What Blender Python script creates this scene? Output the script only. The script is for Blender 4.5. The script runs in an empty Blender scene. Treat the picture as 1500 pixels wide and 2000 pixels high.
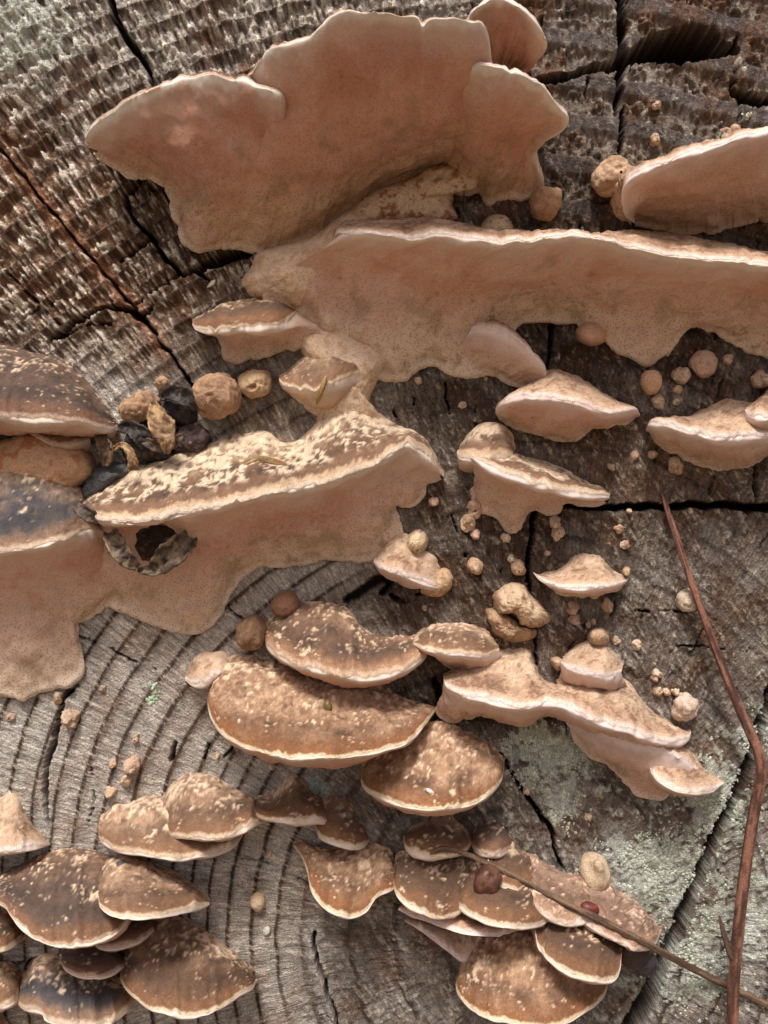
import bpy, math, random
import numpy as np

# ------------------------------------------------------------------ camera, sky, sun, exposure
S = 0.0002            # metres per unit of the working grid (1500 x 2000 units = 0.30 x 0.40 m of wood)
D = 1500.0            # camera distance from the cut face, in units
sc = bpy.context.scene
col = sc.collection

cam = bpy.data.cameras.new("camera")
cam_o = bpy.data.objects.new("camera", cam); col.objects.link(cam_o)
cam.sensor_fit = 'VERTICAL'
cam.angle = 2 * math.atan(1000 / D)
cam.clip_start = 0.01; cam.clip_end = 2000
cam_o.location = (0, -D * S, 0); cam_o.rotation_euler = (math.radians(90), 0, 0)
sc.camera = cam_o

SUN_EL, SUN_AZ = 58.0, 12.0     # degrees; azimuth measured from behind the camera towards its left
w = bpy.data.worlds.new("World"); sc.world = w; w.use_nodes = True
nt = w.node_tree; bg = nt.nodes["Background"]
sky = nt.nodes.new("ShaderNodeTexSky"); sky.sky_type = 'NISHITA'; sky.sun_disc = False
sky.sun_elevation = math.radians(SUN_EL)
sky.sun_rotation = math.radians(180 + SUN_AZ)
sky.air_density = 0.8; sky.dust_density = 6.0; sky.ozone_density = 0.6
nt.links.new(sky.outputs[0], bg.inputs[0]); bg.inputs[1].default_value = 0.062

sun = bpy.data.lights.new("sun", 'SUN'); sun.energy = 2.0; sun.angle = math.radians(14); sun.color = (1.0, 0.965, 0.92)
sun_o = bpy.data.objects.new("sun", sun); col.objects.link(sun_o)
sun_o.rotation_euler = (math.radians(90 - SUN_EL), 0, math.radians(-SUN_AZ))
sun_o.location = (-0.5, -2, 2)

vs = sc.view_settings
vs.view_transform = 'Standard'; vs.look = 'None'; vs.gamma = 1.0; vs.use_curve_mapping = False
vs.exposure = 0.8

# ------------------------------------------------------------------ noise (numpy)
def _hash(ix, iy, iz):
    h = (ix.astype(np.uint32) * np.uint32(374761393)) ^ (iy.astype(np.uint32) * np.uint32(668265263)) ^ (iz.astype(np.uint32) * np.uint32(2147483647 & 0x7ffffff1))
    h = (h ^ (h >> np.uint32(13))) * np.uint32(1274126177)
    h = (h ^ (h >> np.uint32(15))) * np.uint32(2246822519)
    h = h ^ (h >> np.uint32(16))
    return h.astype(np.float32) / np.float32(4294967295.0)

def vn2(x, y, seed=0):
    x = np.asarray(x, np.float32); y = np.asarray(y, np.float32)
    ix = np.floor(x); iy = np.floor(y); fx = x - ix; fy = y - iy
    ix = ix.astype(np.int64); iy = iy.astype(np.int64); z = np.full(1, seed, np.int64)
    fx = fx * fx * fx * (fx * (fx * 6 - 15) + 10); fy = fy * fy * fy * (fy * (fy * 6 - 15) + 10)
    a = _hash(ix, iy, z); b = _hash(ix + 1, iy, z); c = _hash(ix, iy + 1, z); d = _hash(ix + 1, iy + 1, z)
    return ((a * (1 - fx) + b * fx) * (1 - fy) + (c * (1 - fx) + d * fx) * fy) * 2 - 1

def fb2(x, y, seed=0, o=3, g=0.5):
    s = 0; a = 1.0; t = 0; f = 1.0
    for k in range(o):
        s = s + a * vn2(np.asarray(x) * f + 17.3 * k, np.asarray(y) * f + 9.1 * k, seed + k); t += a; a *= g; f *= 2.03
    return s / t

def vn3(p, seed=0):
    p = np.asarray(p, np.float32)
    i = np.floor(p); f = p - i; i = i.astype(np.int64)
    f = f * f * f * (f * (f * 6 - 15) + 10)
    r = 0
    for dx in (0, 1):
        wx = f[:, 0] if dx else 1 - f[:, 0]
        for dy in (0, 1):
            wy = f[:, 1] if dy else 1 - f[:, 1]
            for dz in (0, 1):
                wz = f[:, 2] if dz else 1 - f[:, 2]
                r = r + wx * wy * wz * _hash(i[:, 0] + dx, i[:, 1] + dy, i[:, 2] + dz + seed * 131)
    return r * 2 - 1

def fb3(p, seed=0, o=3, g=0.5):
    s = 0; a = 1.0; t = 0; f = 1.0
    for k in range(o):
        s = s + a * vn3(p * f + 13.7 * k, seed + k); t += a; a *= g; f *= 2.03
    return s / t

def worley(p, seed=0):
    """distance to the nearest feature point and a random value of its cell"""
    i = np.floor(p).astype(np.int64); best = np.full(len(p), 9.0, np.float32); val = np.zeros(len(p), np.float32)
    for dx in (-1, 0, 1):
        for dy in (-1, 0, 1):
            for dz in (-1, 0, 1):
                c = i + np.array([dx, dy, dz])
                q = np.stack([_hash(c[:, 0], c[:, 1], c[:, 2] + seed * 77 + k * 1009) for k in range(3)], 1)
                d = np.sqrt((((c + q) - p) ** 2).sum(1)); m = d < best
                best = np.where(m, d, best); val = np.where(m, _hash(c[:, 0], c[:, 1], c[:, 2] + seed * 77 + 5003), val)
    return best, val

def sst(a, b, x):
    t = np.clip((x - a) / (b - a), 0, 1); return t * t * (3 - 2 * t)

def lin(r, g, b):
    c = np.array([r, g, b], np.float64) / 255
    return np.where(c <= 0.04045, c / 12.92, ((c + 0.055) / 1.055) ** 2.4)

def mix(a, b, t):
    t = np.asarray(t)[..., None]; return a * (1 - t) + b * t

# ------------------------------------------------------------------ materials
def new_mat(name):
    m = bpy.data.materials.new(name); m.use_nodes = True
    n = m.node_tree.nodes; b = n["Principled BSDF"]
    return m, n, m.node_tree.links, b

def attr_mat(name, rough=0.85, spec=0.25, fine=3500.0, fine_amt=0.25, bump=0.35, bump_scale=2500.0, bump_dist=0.0004,
             pores=0.0, pore_scale=1500.0, coarse=0.0, coarse_scale=500.0, fibre=None):
    """the vertex colour of the piece, with fine procedural speckle and relief on it"""
    m, n, l, b = new_mat(name)
    b.inputs["Roughness"].default_value = rough
    b.inputs["Specular IOR Level"].default_value = spec
    a = n.new("ShaderNodeAttribute"); a.attribute_name = "col"
    tc = n.new("ShaderNodeTexCoord")
    geo = n.new("ShaderNodeNewGeometry")
    nz = n.new("ShaderNodeTexNoise"); nz.inputs["Scale"].default_value = fine; nz.inputs["Detail"].default_value = 3
    l.new(geo.outputs["Position"], nz.inputs["Vector"])
    mr = n.new("ShaderNodeMapRange"); mr.inputs[1].default_value = 0.3; mr.inputs[2].default_value = 0.7
    mr.inputs[3].default_value = 1 - fine_amt; mr.inputs[4].default_value = 1 + fine_amt
    l.new(nz.outputs[0], mr.inputs[0])
    vm = n.new("ShaderNodeVectorMath"); vm.operation = 'SCALE'
    l.new(a.outputs["Color"], vm.inputs[0]); l.new(mr.outputs[0], vm.inputs[3])
    colout = vm.outputs[0]
    nb = n.new("ShaderNodeTexNoise"); nb.inputs["Scale"].default_value = bump_scale; nb.inputs["Detail"].default_value = 4
    nb.inputs["Roughness"].default_value = 0.65
    l.new(geo.outputs["Position"], nb.inputs["Vector"])
    height = nb.outputs[0]
    if coarse:
        nc = n.new("ShaderNodeTexNoise"); nc.inputs["Scale"].default_value = coarse_scale; nc.inputs["Detail"].default_value = 2
        l.new(geo.outputs["Position"], nc.inputs["Vector"])
        ad = n.new("ShaderNodeMath"); ad.operation = 'MULTIPLY_ADD'; ad.inputs[1].default_value = coarse
        l.new(nc.outputs[0], ad.inputs[0]); l.new(height, ad.inputs[2]); height = ad.outputs[0]
    if pores:
        vo = n.new("ShaderNodeTexVoronoi"); vo.inputs["Scale"].default_value = pore_scale
        wn = n.new("ShaderNodeTexNoise"); wn.inputs["Scale"].default_value = 300.0
        l.new(geo.outputs["Position"], wn.inputs["Vector"])
        vv = n.new("ShaderNodeVectorMath"); vv.operation = 'MULTIPLY_ADD'
        vv.inputs[1].default_value = (0.0006,) * 3
        l.new(wn.outputs[1], vv.inputs[0]); l.new(geo.outputs["Position"], vv.inputs[2]); l.new(vv.outputs[0], vo.inputs["Vector"])
        pr = n.new("ShaderNodeMapRange"); pr.inputs[1].default_value = 0.12; pr.inputs[2].default_value = 0.42
        l.new(vo.outputs["Distance"], pr.inputs[0])
        pa = n.new("ShaderNodeAttribute"); pa.attribute_name = "pore"
        pk = n.new("ShaderNodeMath"); pk.operation = 'MULTIPLY'; pk.inputs[1].default_value = pores
        l.new(pa.outputs["Fac"], pk.inputs[0])
        # 1 - k*(1-p)
        om = n.new("ShaderNodeMath"); om.operation = 'SUBTRACT'; om.inputs[0].default_value = 1.0; l.new(pr.outputs[0], om.inputs[1])
        km = n.new("ShaderNodeMath"); km.operation = 'MULTIPLY'; l.new(om.outputs[0], km.inputs[0]); l.new(pk.outputs[0], km.inputs[1])
        fm = n.new("ShaderNodeMath"); fm.operation = 'SUBTRACT'; fm.inputs[0].default_value = 1.0; l.new(km.outputs[0], fm.inputs[1])
        v2 = n.new("ShaderNodeVectorMath"); v2.operation = 'SCALE'
        l.new(colout, v2.inputs[0]); l.new(fm.outputs[0], v2.inputs[3]); colout = v2.outputs[0]
        ma = n.new("ShaderNodeMath"); ma.operation = 'MULTIPLY_ADD'; ma.inputs[1].default_value = -1.6
        l.new(km.outputs[0], ma.inputs[0]); l.new(height, ma.inputs[2]); height = ma.outputs[0]
    if fibre:      # fine rays running out from the pith: noise in polar coordinates about it
        px, pz, amt = fibre
        sb = n.new("ShaderNodeVectorMath"); sb.operation = 'SUBTRACT'; sb.inputs[1].default_value = (px, 0, pz); l.new(geo.outputs["Position"], sb.inputs[0])
        sp = n.new("ShaderNodeSeparateXYZ"); l.new(sb.outputs[0], sp.inputs[0])
        at = n.new("ShaderNodeMath"); at.operation = 'ARCTAN2'; l.new(sp.outputs[0], at.inputs[0]); l.new(sp.outputs[2], at.inputs[1])
        ln_ = n.new("ShaderNodeVectorMath"); ln_.operation = 'LENGTH'; l.new(sb.outputs[0], ln_.inputs[0])
        m1 = n.new("ShaderNodeMath"); m1.operation = 'MULTIPLY'; m1.inputs[1].default_value = 190.0; l.new(at.outputs[0], m1.inputs[0])
        m2 = n.new("ShaderNodeMath"); m2.operation = 'MULTIPLY'; m2.inputs[1].default_value = 150.0; l.new(ln_.outputs[1], m2.inputs[0])
        cx = n.new("ShaderNodeCombineXYZ"); l.new(m1.outputs[0], cx.inputs[0]); l.new(m2.outputs[0], cx.inputs[1])
        fn = n.new("ShaderNodeTexNoise"); fn.inputs["Scale"].default_value = 1.0; fn.inputs["Detail"].default_value = 4; fn.inputs["Roughness"].default_value = 0.6
        l.new(cx.outputs[0], fn.inputs["Vector"])
        fr = n.new("ShaderNodeMapRange"); fr.inputs[1].default_value = 0.32; fr.inputs[2].default_value = 0.68; fr.inputs[3].default_value = 1 - amt; fr.inputs[4].default_value = 1 + amt * 1.1
        l.new(fn.outputs[0], fr.inputs[0])
        v3 = n.new("ShaderNodeVectorMath"); v3.operation = 'SCALE'; l.new(colout, v3.inputs[0]); l.new(fr.outputs[0], v3.inputs[3]); colout = v3.outputs[0]
        fa = n.new("ShaderNodeMath"); fa.operation = 'MULTIPLY_ADD'; fa.inputs[1].default_value = 0.9; l.new(fn.outputs[0], fa.inputs[0]); l.new(height, fa.inputs[2]); height = fa.outputs[0]
    bp = n.new("ShaderNodeBump"); bp.inputs["Strength"].default_value = bump; bp.inputs["Distance"].default_value = bump_dist
    l.new(height, bp.inputs["Height"]); l.new(bp.outputs[0], b.inputs["Normal"])
    l.new(colout, b.inputs["Base Color"])
    return m

MAT_CAP = attr_mat("fungus_cap_skin", rough=0.8, fine=2600, fine_amt=0.30, bump=0.75, bump_scale=1800, bump_dist=0.0006)
MAT_PORE = attr_mat("fungus_pore_layer", rough=0.9, spec=0.15, fine=3000, fine_amt=0.10, bump=0.45, bump_scale=2600, bump_dist=0.0004,
                    pores=0.5, pore_scale=1150)
MAT_WOOD = attr_mat("weathered_end_grain", rough=0.92, spec=0.12, fine=1700, fine_amt=0.38, bump=1.0, bump_scale=1300, bump_dist=0.0013, coarse=0.6, coarse_scale=700, fibre=((1050 - 750) * S, (1000 - 1830) * S, 0.34))
MAT_TWIG = attr_mat("dry_twig", rough=0.6, spec=0.35, fine=1500, fine_amt=0.35, bump=0.5, bump_scale=1200, bump_dist=0.0004)
MAT_SHINY = attr_mat("seed_coat", rough=0.45, spec=0.4, fine=900, fine_amt=0.25, bump=0.2, bump_scale=900, bump_dist=0.0003)
MAT_LICHEN = attr_mat("lichen_crust", rough=0.95, spec=0.1, fine=2500, fine_amt=0.35, bump=0.8, bump_scale=2200, bump_dist=0.0006)

SAT = 0.9    # colours above were judged by eye a little too rich
# ------------------------------------------------------------------ mesh helpers
def to_world(p):
    """(x, y, depth) of the working grid -> metres; depth is towards the camera"""
    p = np.asarray(p, np.float64); k = 1 - p[..., 2] / D
    return np.stack([(p[..., 0] - 750) * k * S, -p[..., 2] * S, (1000 - p[..., 1]) * k * S], -1)

def build_mesh(name, verts, faces, colr, mat, parent=None, normals=None, attrs=None, origin=None):
    me = bpy.data.meshes.new(name)
    verts = np.asarray(verts, np.float64)
    if origin is not None: verts = verts - np.asarray(origin)
    faces = np.asarray(faces, np.int32)
    k = faces.shape[1]
    me.vertices.add(len(verts)); me.vertices.foreach_set("co", verts.astype(np.float32).ravel())
    me.loops.add(faces.size); me.loops.foreach_set("vertex_index", faces.ravel())
    me.polygons.add(len(faces))
    me.polygons.foreach_set("loop_start", np.arange(0, faces.size, k, dtype=np.int32))
    me.polygons.foreach_set("loop_total", np.full(len(faces), k, np.int32))
    me.update(calc_edges=True)
    me.polygons.foreach_set("use_smooth", np.ones(len(faces), bool))
    if colr is not None:
        at = me.attributes.new("col", 'FLOAT_COLOR', 'POINT')
        c4 = np.ones((len(verts), 4), np.float32); lu = np.asarray(colr) @ np.array([0.25, 0.6, 0.15]); c4[:, :3] = np.clip(lu[:, None] + (colr - lu[:, None]) * SAT, 0.004, 0.95)
        at.data.foreach_set("color", c4.ravel())
    for an, av in (attrs or {}).items():
        at = me.attributes.new(an, 'FLOAT', 'POINT'); at.data.foreach_set("value", np.asarray(av, np.float32))
    if normals is not None:
        me.normals_split_custom_set_from_vertices(normals.astype(np.float32))
    me.materials.append(mat)
    o = bpy.data.objects.new(name, me); col.objects.link(o)
    if parent is not None: o.parent = parent
    if origin is not None and parent is None: o.location = origin
    return o

def tag(o, label=None, cat=None, group=None, kind=None):
    if label: o["label"] = label
    if cat: o["category"] = cat
    if group: o["group"] = group
    if kind: o["kind"] = kind
    return o

def empty(name, loc):
    o = bpy.data.objects.new(name, None); col.objects.link(o); o.location = loc; o.empty_display_size = 0.005
    return o

def grid_faces(nu, nv, closed_u=False, off=0):
    i, j = np.meshgrid(np.arange(nu if closed_u else nu - 1), np.arange(nv - 1), indexing='ij')
    i2 = (i + 1) % nu
    return np.stack([i * nv + j, i2 * nv + j, i2 * nv + j + 1, i * nv + j + 1], -1).reshape(-1, 4) + off

def cr_spline(pts, n, closed=False, fine=24):
    """Catmull-Rom curve through pts, resampled to n points evenly by length"""
    p = np.asarray(pts, np.float64)
    if closed: q = np.vstack([p[-1:], p, p[:2]])
    else: q = np.vstack([2 * p[0] - p[1], p, 2 * p[-1] - p[-2]])
    out = []
    t = np.linspace(0, 1, fine, endpoint=False)[:, None]
    for k in range(1, len(q) - 2):
        p0, p1, p2, p3 = q[k - 1:k + 3]
        out.append(0.5 * (2 * p1 + (p2 - p0) * t + (2 * p0 - 5 * p1 + 4 * p2 - p3) * t ** 2 + (-p0 + 3 * p1 - 3 * p2 + p3) * t ** 3))
    c = np.vstack(out + [p[:1] if closed else p[-1:]])
    L = np.r_[0, np.cumsum(np.linalg.norm(np.diff(c[:, :2], axis=0), axis=1) + 1e-9)]
    s = np.linspace(0, L[-1], n + 1)[:-1] if closed else np.linspace(0, L[-1], n)
    return np.stack([np.interp(s, L, c[:, k]) for k in range(c.shape[1])], 1)

def grid_normals(G, closed_u=False):
    if closed_u: du = np.roll(G, -1, 0) - np.roll(G, 1, 0)
    else: du = np.gradient(G, axis=0)
    dv = np.gradient(G, axis=1)
    n = np.cross(du, dv); ln = np.linalg.norm(n, axis=-1, keepdims=True)
    return n / np.maximum(ln, 1e-12)

# ------------------------------------------------------------------ looks of the fungi (albedo, no light or shade in them)
LOOKS = {
 'brown': dict(margin=lin(226, 200, 165), tb=0.6, mw=4.5, edge=lin(136, 96, 66), mid=lin(110, 82, 62), deep=lin(92, 72, 58), base=lin(186, 150, 120),
               crust=lin(216, 186, 154), cthr=0.27, cbias=0.75, spots=0.34, spotr=9.0),
 'fleck': dict(margin=lin(218, 186, 156), mw=10, edge=lin(168, 126, 92), mid=lin(112, 84, 66), deep=lin(96, 76, 64), base=lin(170, 132, 104),
               crust=lin(224, 192, 156), cthr=0.26, cbias=0.35, spots=0.5, spotr=8.0),
 'fleckdark': dict(margin=lin(206, 172, 140), mw=4.5, edge=lin(132, 96, 70), mid=lin(98, 78, 66), deep=lin(86, 72, 64), base=lin(150, 116, 92),
               crust=lin(222, 190, 156), cthr=0.36, cbias=0.3, spots=0.42, spotr=8.0),
 'pinkish': dict(margin=lin(216, 186, 166), mw=6, edge=lin(168, 130, 104), mid=lin(140, 108, 88), deep=lin(126, 98, 82), base=lin(196, 160, 136),
               crust=lin(212, 180, 154), cthr=0.3, cbias=0.25, spots=0.55, spotr=8.0),
 'rust':  dict(tb=1.0, margin=lin(230, 204, 164), mw=4.5, edge=lin(140, 92, 56), mid=lin(128, 90, 62), deep=lin(106, 77, 57), base=lin(200, 162, 128),
               crust=lin(222, 190, 158), cthr=0.3, cbias=0.7, spots=0.3, spotr=8.0),
 'dark':  dict(margin=lin(206, 176, 150), mw=7, edge=lin(128, 92, 70), mid=lin(98, 76, 64), deep=lin(84, 70, 64), base=lin(120, 95, 78),
               crust=lin(214, 184, 152), cthr=0.36, cbias=0.25, spots=0.22, spotr=8.0),
 'pale':  dict(margin=lin(228, 206, 194), mw=9, tb=0.95, edge=lin(208, 172, 142), mid=lin(192, 152, 118), deep=lin(164, 126, 98), base=lin(222, 192, 162),
               crust=lin(122, 90, 70), cthr=0.2, cbias=-0.12, spots=0.12, spotr=8.0),
 'crusty': dict(c0=34, ew=(15, 24), tb=0.6, rel=1.0, kf=0.22, margin=lin(216, 194, 170), mw=9, edge=lin(200, 166, 132), mid=lin(132, 98, 74), deep=lin(88, 70, 60), base=lin(216, 186, 152),
               crust=lin(222, 196, 164), cthr=-0.04, cbias=0.5, spots=0.22, spotr=10.0),
 'blue':  dict(margin=lin(214, 186, 160), mw=8, edge=lin(150, 116, 92), mid=lin(84, 78, 78), deep=lin(66, 66, 72), tb=0.72, kf=0.2, rel=1.2, base=lin(206, 166, 130),
               crust=lin(222, 192, 158), cthr=0.2, cbias=0.85, spots=0.3, spotr=9.0),
 'tan':   dict(margin=lin(224, 194, 162), mw=7, tb=0.8, edge=lin(142, 104, 74), mid=lin(126, 95, 72), deep=lin(110, 84, 66), base=lin(204, 168, 136),
               crust=lin(220, 190, 160), cthr=0.24, cbias=0.7, spots=0.3, spotr=7.0),
}
PORE = dict(main=lin(208, 168, 146), warm=lin(196, 148, 124), tan=lin(216, 188, 160), margin=lin(222, 204, 188), stain=lin(134, 98, 72))
PORE_TOP = dict(main=lin(198, 148, 122), warm=lin(184, 130, 104), tan=lin(206, 172, 138), margin=lin(228, 216, 202), stain=lin(134, 98, 72))
PORE_PALE = dict(main=lin(204, 168, 146), warm=lin(192, 150, 126), tan=lin(206, 176, 150), margin=lin(228, 208, 200), stain=lin(176, 140, 116))

def cap_colour(P, e, f, lk, seed, t):
    n1 = fb3(P / 34, seed, 3); n2 = fb3(P / 11, seed + 7, 3); n3 = fb3(P / 90, seed + 3, 2); n5 = fb3(P / 4.6, seed + 8, 2)
    streak = fb2(t / 4.5, e / 55, seed + 11, 2)                       # fine fibres running to the margin
    ee = np.maximum(e + n1 * 9, 0)
    ew = lk.get('ew', (14, 40)); c = mix(lk['edge'][None], lk['mid'][None], sst(ew[0], ew[1], ee + 10 * n3 + 8 * streak))
    zone = 0.5 + 0.5 * np.sin(ee / 7.5 + 2.2 * n3)
    c = mix(c, lk['deep'][None], np.clip(sst(16, 50, ee) * (0.2 + 0.8 * zone) * (0.6 + 0.6 * n1 + 0.5 * streak), 0, 1))
    c = c * (1 - 0.2 * sst(0.55, 0.9, zone) * sst(16, 40, ee) * (0.6 + 0.6 * n1))[:, None]
    tb = lk.get('tb', 0.66); tanb = sst(tb, tb - 0.52, f + 0.32 * n1 + 0.22 * n2)
    c = mix(c, lk['base'][None], np.clip(tanb * (0.6 + 0.4 * n5 + 0.6 * n2), 0, 1))
    # flaky crust near the base, broken up at several scales
    k = n2 * 0.6 + n1 * 0.45 + lk.get('kf', 0.45) * n5 + lk['cbias'] * (0.5 - f)
    c0 = lk.get('c0', lk['mw'] * 1.2); crust = sst(lk['cthr'] - 0.06, lk['cthr'] + 0.14, k) * sst(c0, c0 * 1.5 + lk['mw'], ee)
    # granules of two sizes, clustered
    for q, (sr, am) in enumerate(((lk['spotr'] * 0.62, lk['spots'] * 1.1), (lk['spotr'] * 1.25, lk['spots'] * 0.32))):
        dd, vv = worley(P / sr / 1.5, seed + q)
        gate = sst(-0.25, 0.35, n1 + 0.5 * n3 + 0.35 * (0.5 - f))
        rad = (0.14 + 0.26 * (vv / max(am, 0.01))) * (0.8 + 0.5 * n5)
        spot = np.where(vv < am * (0.25 + gate), sst(rad + 0.13, rad - 0.08, dd), 0) * sst(6, 16, ee)
        crust = np.maximum(crust, spot * (0.75 + 0.25 * q))
    c = mix(c, lk['crust'][None] * (1 + 0.16 * n2 + 0.12 * n5)[:, None], np.clip(crust, 0, 1) * 0.85)
    mg = sst(lk['mw'] * 1.6, lk['mw'] * 0.5, e + 2.5 * n2 + 2 * streak)
    c = mix(c, lk['margin'][None], mg * 0.9)
    c = c * np.clip(1 + 0.24 * n2 + 0.10 * n3 + 0.18 * n5 + 0.14 * streak, 0.4, 1.6)[:, None]
    return c, np.clip(crust, 0, 1), zone

def pore_colour(P, e, f, pk, seed, eb, t):
    n1 = fb3(P / 75, seed + 31, 3); n2 = fb3(P / 16, seed + 37, 3); n5 = fb3(P / 5, seed + 38, 2); n3 = fb3(P / 190, seed + 39, 2)
    streak = fb2(t / 7, e / 80, seed + 12, 2)
    c = mix(pk['main'][None], pk['warm'][None], sst(-0.2, 0.35, n1 + 0.3 * n2 + 0.5 * n3))
    c = mix(c, pk['tan'][None], sst(0.5, 0.95, f + 0.3 * n1 + 0.15 * n2) * 0.9)
    c = mix(c, pk['stain'][None], np.clip(sst(0.28, 0.62, n2 * 0.5 + n1 * 0.55 + 0.3 * (f - 0.5) + 0.25 * n5), 0, 1) * 0.65)
    c = mix(c, lin(150, 126, 92)[None], np.clip(sst(0.2, 0.6, fb3(P / 48, seed + 44, 3) + 0.5 * (f - 0.6) + 0.2 * n5), 0, 1) * 0.5)
    c = mix(c, pk['margin'][None], sst(24, 9, e + 4 * n2 + 2 * streak) * 0.92)
    c = mix(c, pk['margin'][None] * 0.93, sst(80, 10, e + 18 * n1 + 14 * streak) * 0.35)
    c = mix(c, (pk['margin'] * 0.5 + pk['tan'] * 0.5)[None], sst(26, 6, eb + 8 * n2) * 0.7)
    dd, vv = worley(P / 26, seed + 5)
    c = mix(c, lin(96, 58, 40)[None], np.where(vv < 0.16, sst(0.09 + 0.35 * vv, 0.03, dd), 0) * 0.75)
    return c * np.clip(1 + 0.07 * n2 + 0.06 * n5 + 0.05 * streak + 0.08 * n1, 0.5, 1.5)[:, None]

# ------------------------------------------------------------------ a bracket lobe: cap above, pore layer below, lofted through the rim
def _depths(pts, dm, dflt):
    pts = [tuple(p) for p in pts]
    if all(len(p) == 3 for p in pts): return np.array(pts, float)
    q = np.array([p[:2] for p in pts], float)
    if dm is None: return np.c_[q, np.full(len(q), dflt)]
    L = np.r_[0, np.cumsum(np.linalg.norm(np.diff(q, axis=0), axis=1))]; u = L / L[-1]
    d = 4 + (dm - 4) * np.clip(np.sin(np.pi * np.clip(u, 0, 1)), 0, 1) ** 0.62
    for i, p in enumerate(pts):
        if len(p) == 3: d[i] = p[2]
    return np.c_[q, d]

_seed = [11]
def lobe(parent, origin, R, A=None, B=None, M=None, dm=120, lip=9, bulge=0.22, bulge_b=0.10, look='brown', pore=PORE,
         slope=0.25, slope_b=0.18, lumps=(), rough=1.0, step=3.8, wob=1.0, cname='cap', pname='pore_surface', label=None, shrink=0.9):
    _seed[0] += 5; seed = _seed[0]; rng = np.random.RandomState(seed)
    R = _depths(R, dm, 0)
    k = 1 - R[:, 2] / D
    xw = 750 + (R[:, 0] - 750) * k; yw = 1000 + (R[:, 1] - 1000) * k
    xm = xw.mean()
    if A is None: A = np.c_[xm + (xw - xm) * shrink, yw - slope * R[:, 2] - 8, np.full(len(R), -10.)]
    else: A = _depths(A, None, -9)
    B_given = B is not None
    if B is None: B = np.c_[xm + (xw - xm) * shrink, yw + slope_b * R[:, 2] + 6, np.full(len(R), -10.)]
    else: B = _depths(B, None, -9)
    Ls = np.linalg.norm(np.diff(R[:, :2], axis=0), axis=1).sum()
    nu = int(np.clip(Ls / step, 24, 320))
    Ru = cr_spline(R, nu)
    Au = cr_spline(A, nu); Bu = cr_spline(B, nu)
    # small waviness of the margin
    t = np.arange(nu) * (Ls / nu)
    wv = wob * (4.2 * fb2(t / 44, t * 0 + seed, seed, 2) + 2.6 * fb2(t / 17, t * 0 + seed, seed + 4, 2) + 1.6 * fb2(t / 6, t * 0 + seed, seed + 9, 2))
    env = np.minimum(1, np.minimum(np.arange(nu), nu - 1 - np.arange(nu)) / 8.0)
    Rs = Ru.copy(); Ru[:, 1] += wv * env; Ru[:, 2] += 1.5 * wv * env
    if B_given:
        Bu[:, 0] += env * (4.5 * fb2(t / 22, t * 0 + 3.3, seed + 21, 2) + 2.0 * fb2(t / 7, t * 0 + 3.3, seed + 22, 2))
        Bu[:, 1] += env * (4.5 * fb2(t / 22, t * 0 + 7.7, seed + 23, 2) + 2.5 * fb2(t / 7, t * 0 + 7.7, seed + 24, 2))
    for t0 in rng.uniform(0.1, 0.9, int(Ls / 160) + 1) * Ls:      # nicks in the margin
        Ru[:, 1] -= env * rng.uniform(2, 7) * np.exp(-((t - t0) / rng.uniform(3, 7)) ** 2) * np.sign(Ru[:, 1] - 900 + 1e-3)
    a3, r3, b3 = to_world(Au) / S, to_world(Ru) / S, to_world(Bu) / S     # units
    up = np.array([0, -0.55, 0.83])
    d = r3 - a3; L = np.linalg.norm(d, axis=1, keepdims=True) + 1e-6; dn = d / L
    n = up - (dn @ up)[:, None] * dn; n /= np.linalg.norm(n, axis=1, keepdims=True)
    lipu = (np.minimum(lip, 0.3 * L[:, 0]) * (0.35 + 0.65 * env))[:, None]
    p1 = a3 + 0.35 * d + bulge * L * n; p2 = r3 + n * lipu * 1.6 - 0.04 * d
    nvt = int(np.clip(np.percentile(L, 85) / step, 14, 110))
    v = 1 - (1 - np.linspace(0, 1, nvt)) ** 1.5
    V = v[None, :, None]
    top = (1 - V) ** 3 * a3[:, None] + 3 * (1 - V) ** 2 * V * p1[:, None] + 3 * (1 - V) * V ** 2 * p2[:, None] + V ** 3 * r3[:, None]
    # pore side
    db = b3 - r3; Lb = np.linalg.norm(db, axis=1, keepdims=True) + 1e-6
    rows = []
    if M is None:
        dbn = db / Lb; dwn = np.array([0, -0.6, -0.8]); nb = dwn - (dbn @ dwn)[:, None] * dbn
        nb /= np.linalg.norm(nb, axis=1, keepdims=True)
        rows = [r3 + 0.5 * db + bulge_b * Lb * nb]
    else:
        for m in M: rows.append(to_world(cr_spline(_depths(m, None, 0), nu)) / S)
    rs3 = to_world(Rs) / S; first = rs3 - n * lipu * 0.9 + 0.05 * (rows[0] - rs3)
    ctrl = [r3 + n * lipu, r3, first] + rows + [b3, 2 * b3 - rows[-1]]
    nvb = int(np.clip(np.percentile(Lb, 85) / step, 12, 130))
    seg = []
    wts = [0.14] + [(1 - 0.14) / (len(rows) + 1)] * (len(rows) + 1)
    for q in range(1, len(ctrl) - 2):
        m_ = max(3, int(round(nvb * wts[q - 1])) + (1 if q > 1 else 2))
        tt = np.linspace(0, 1, m_, endpoint=False)[None, :, None]
        c0, c1, c2, c3 = [c[:, None] for c in ctrl[q - 1:q + 3]]
        seg.append(0.5 * (2 * c1 + (c2 - c0) * tt + (2 * c0 - 5 * c1 + 4 * c2 - c3) * tt ** 2 + (-c0 + 3 * c1 - 3 * c2 + c3) * tt ** 3))
    bot = np.concatenate(seg + [b3[:, None]], 1)
    nt_ = top.shape[1]
    G = np.concatenate([top, bot[:, 1:]], 1)
    nv = G.shape[1]
    N = -grid_normals(G)
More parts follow.
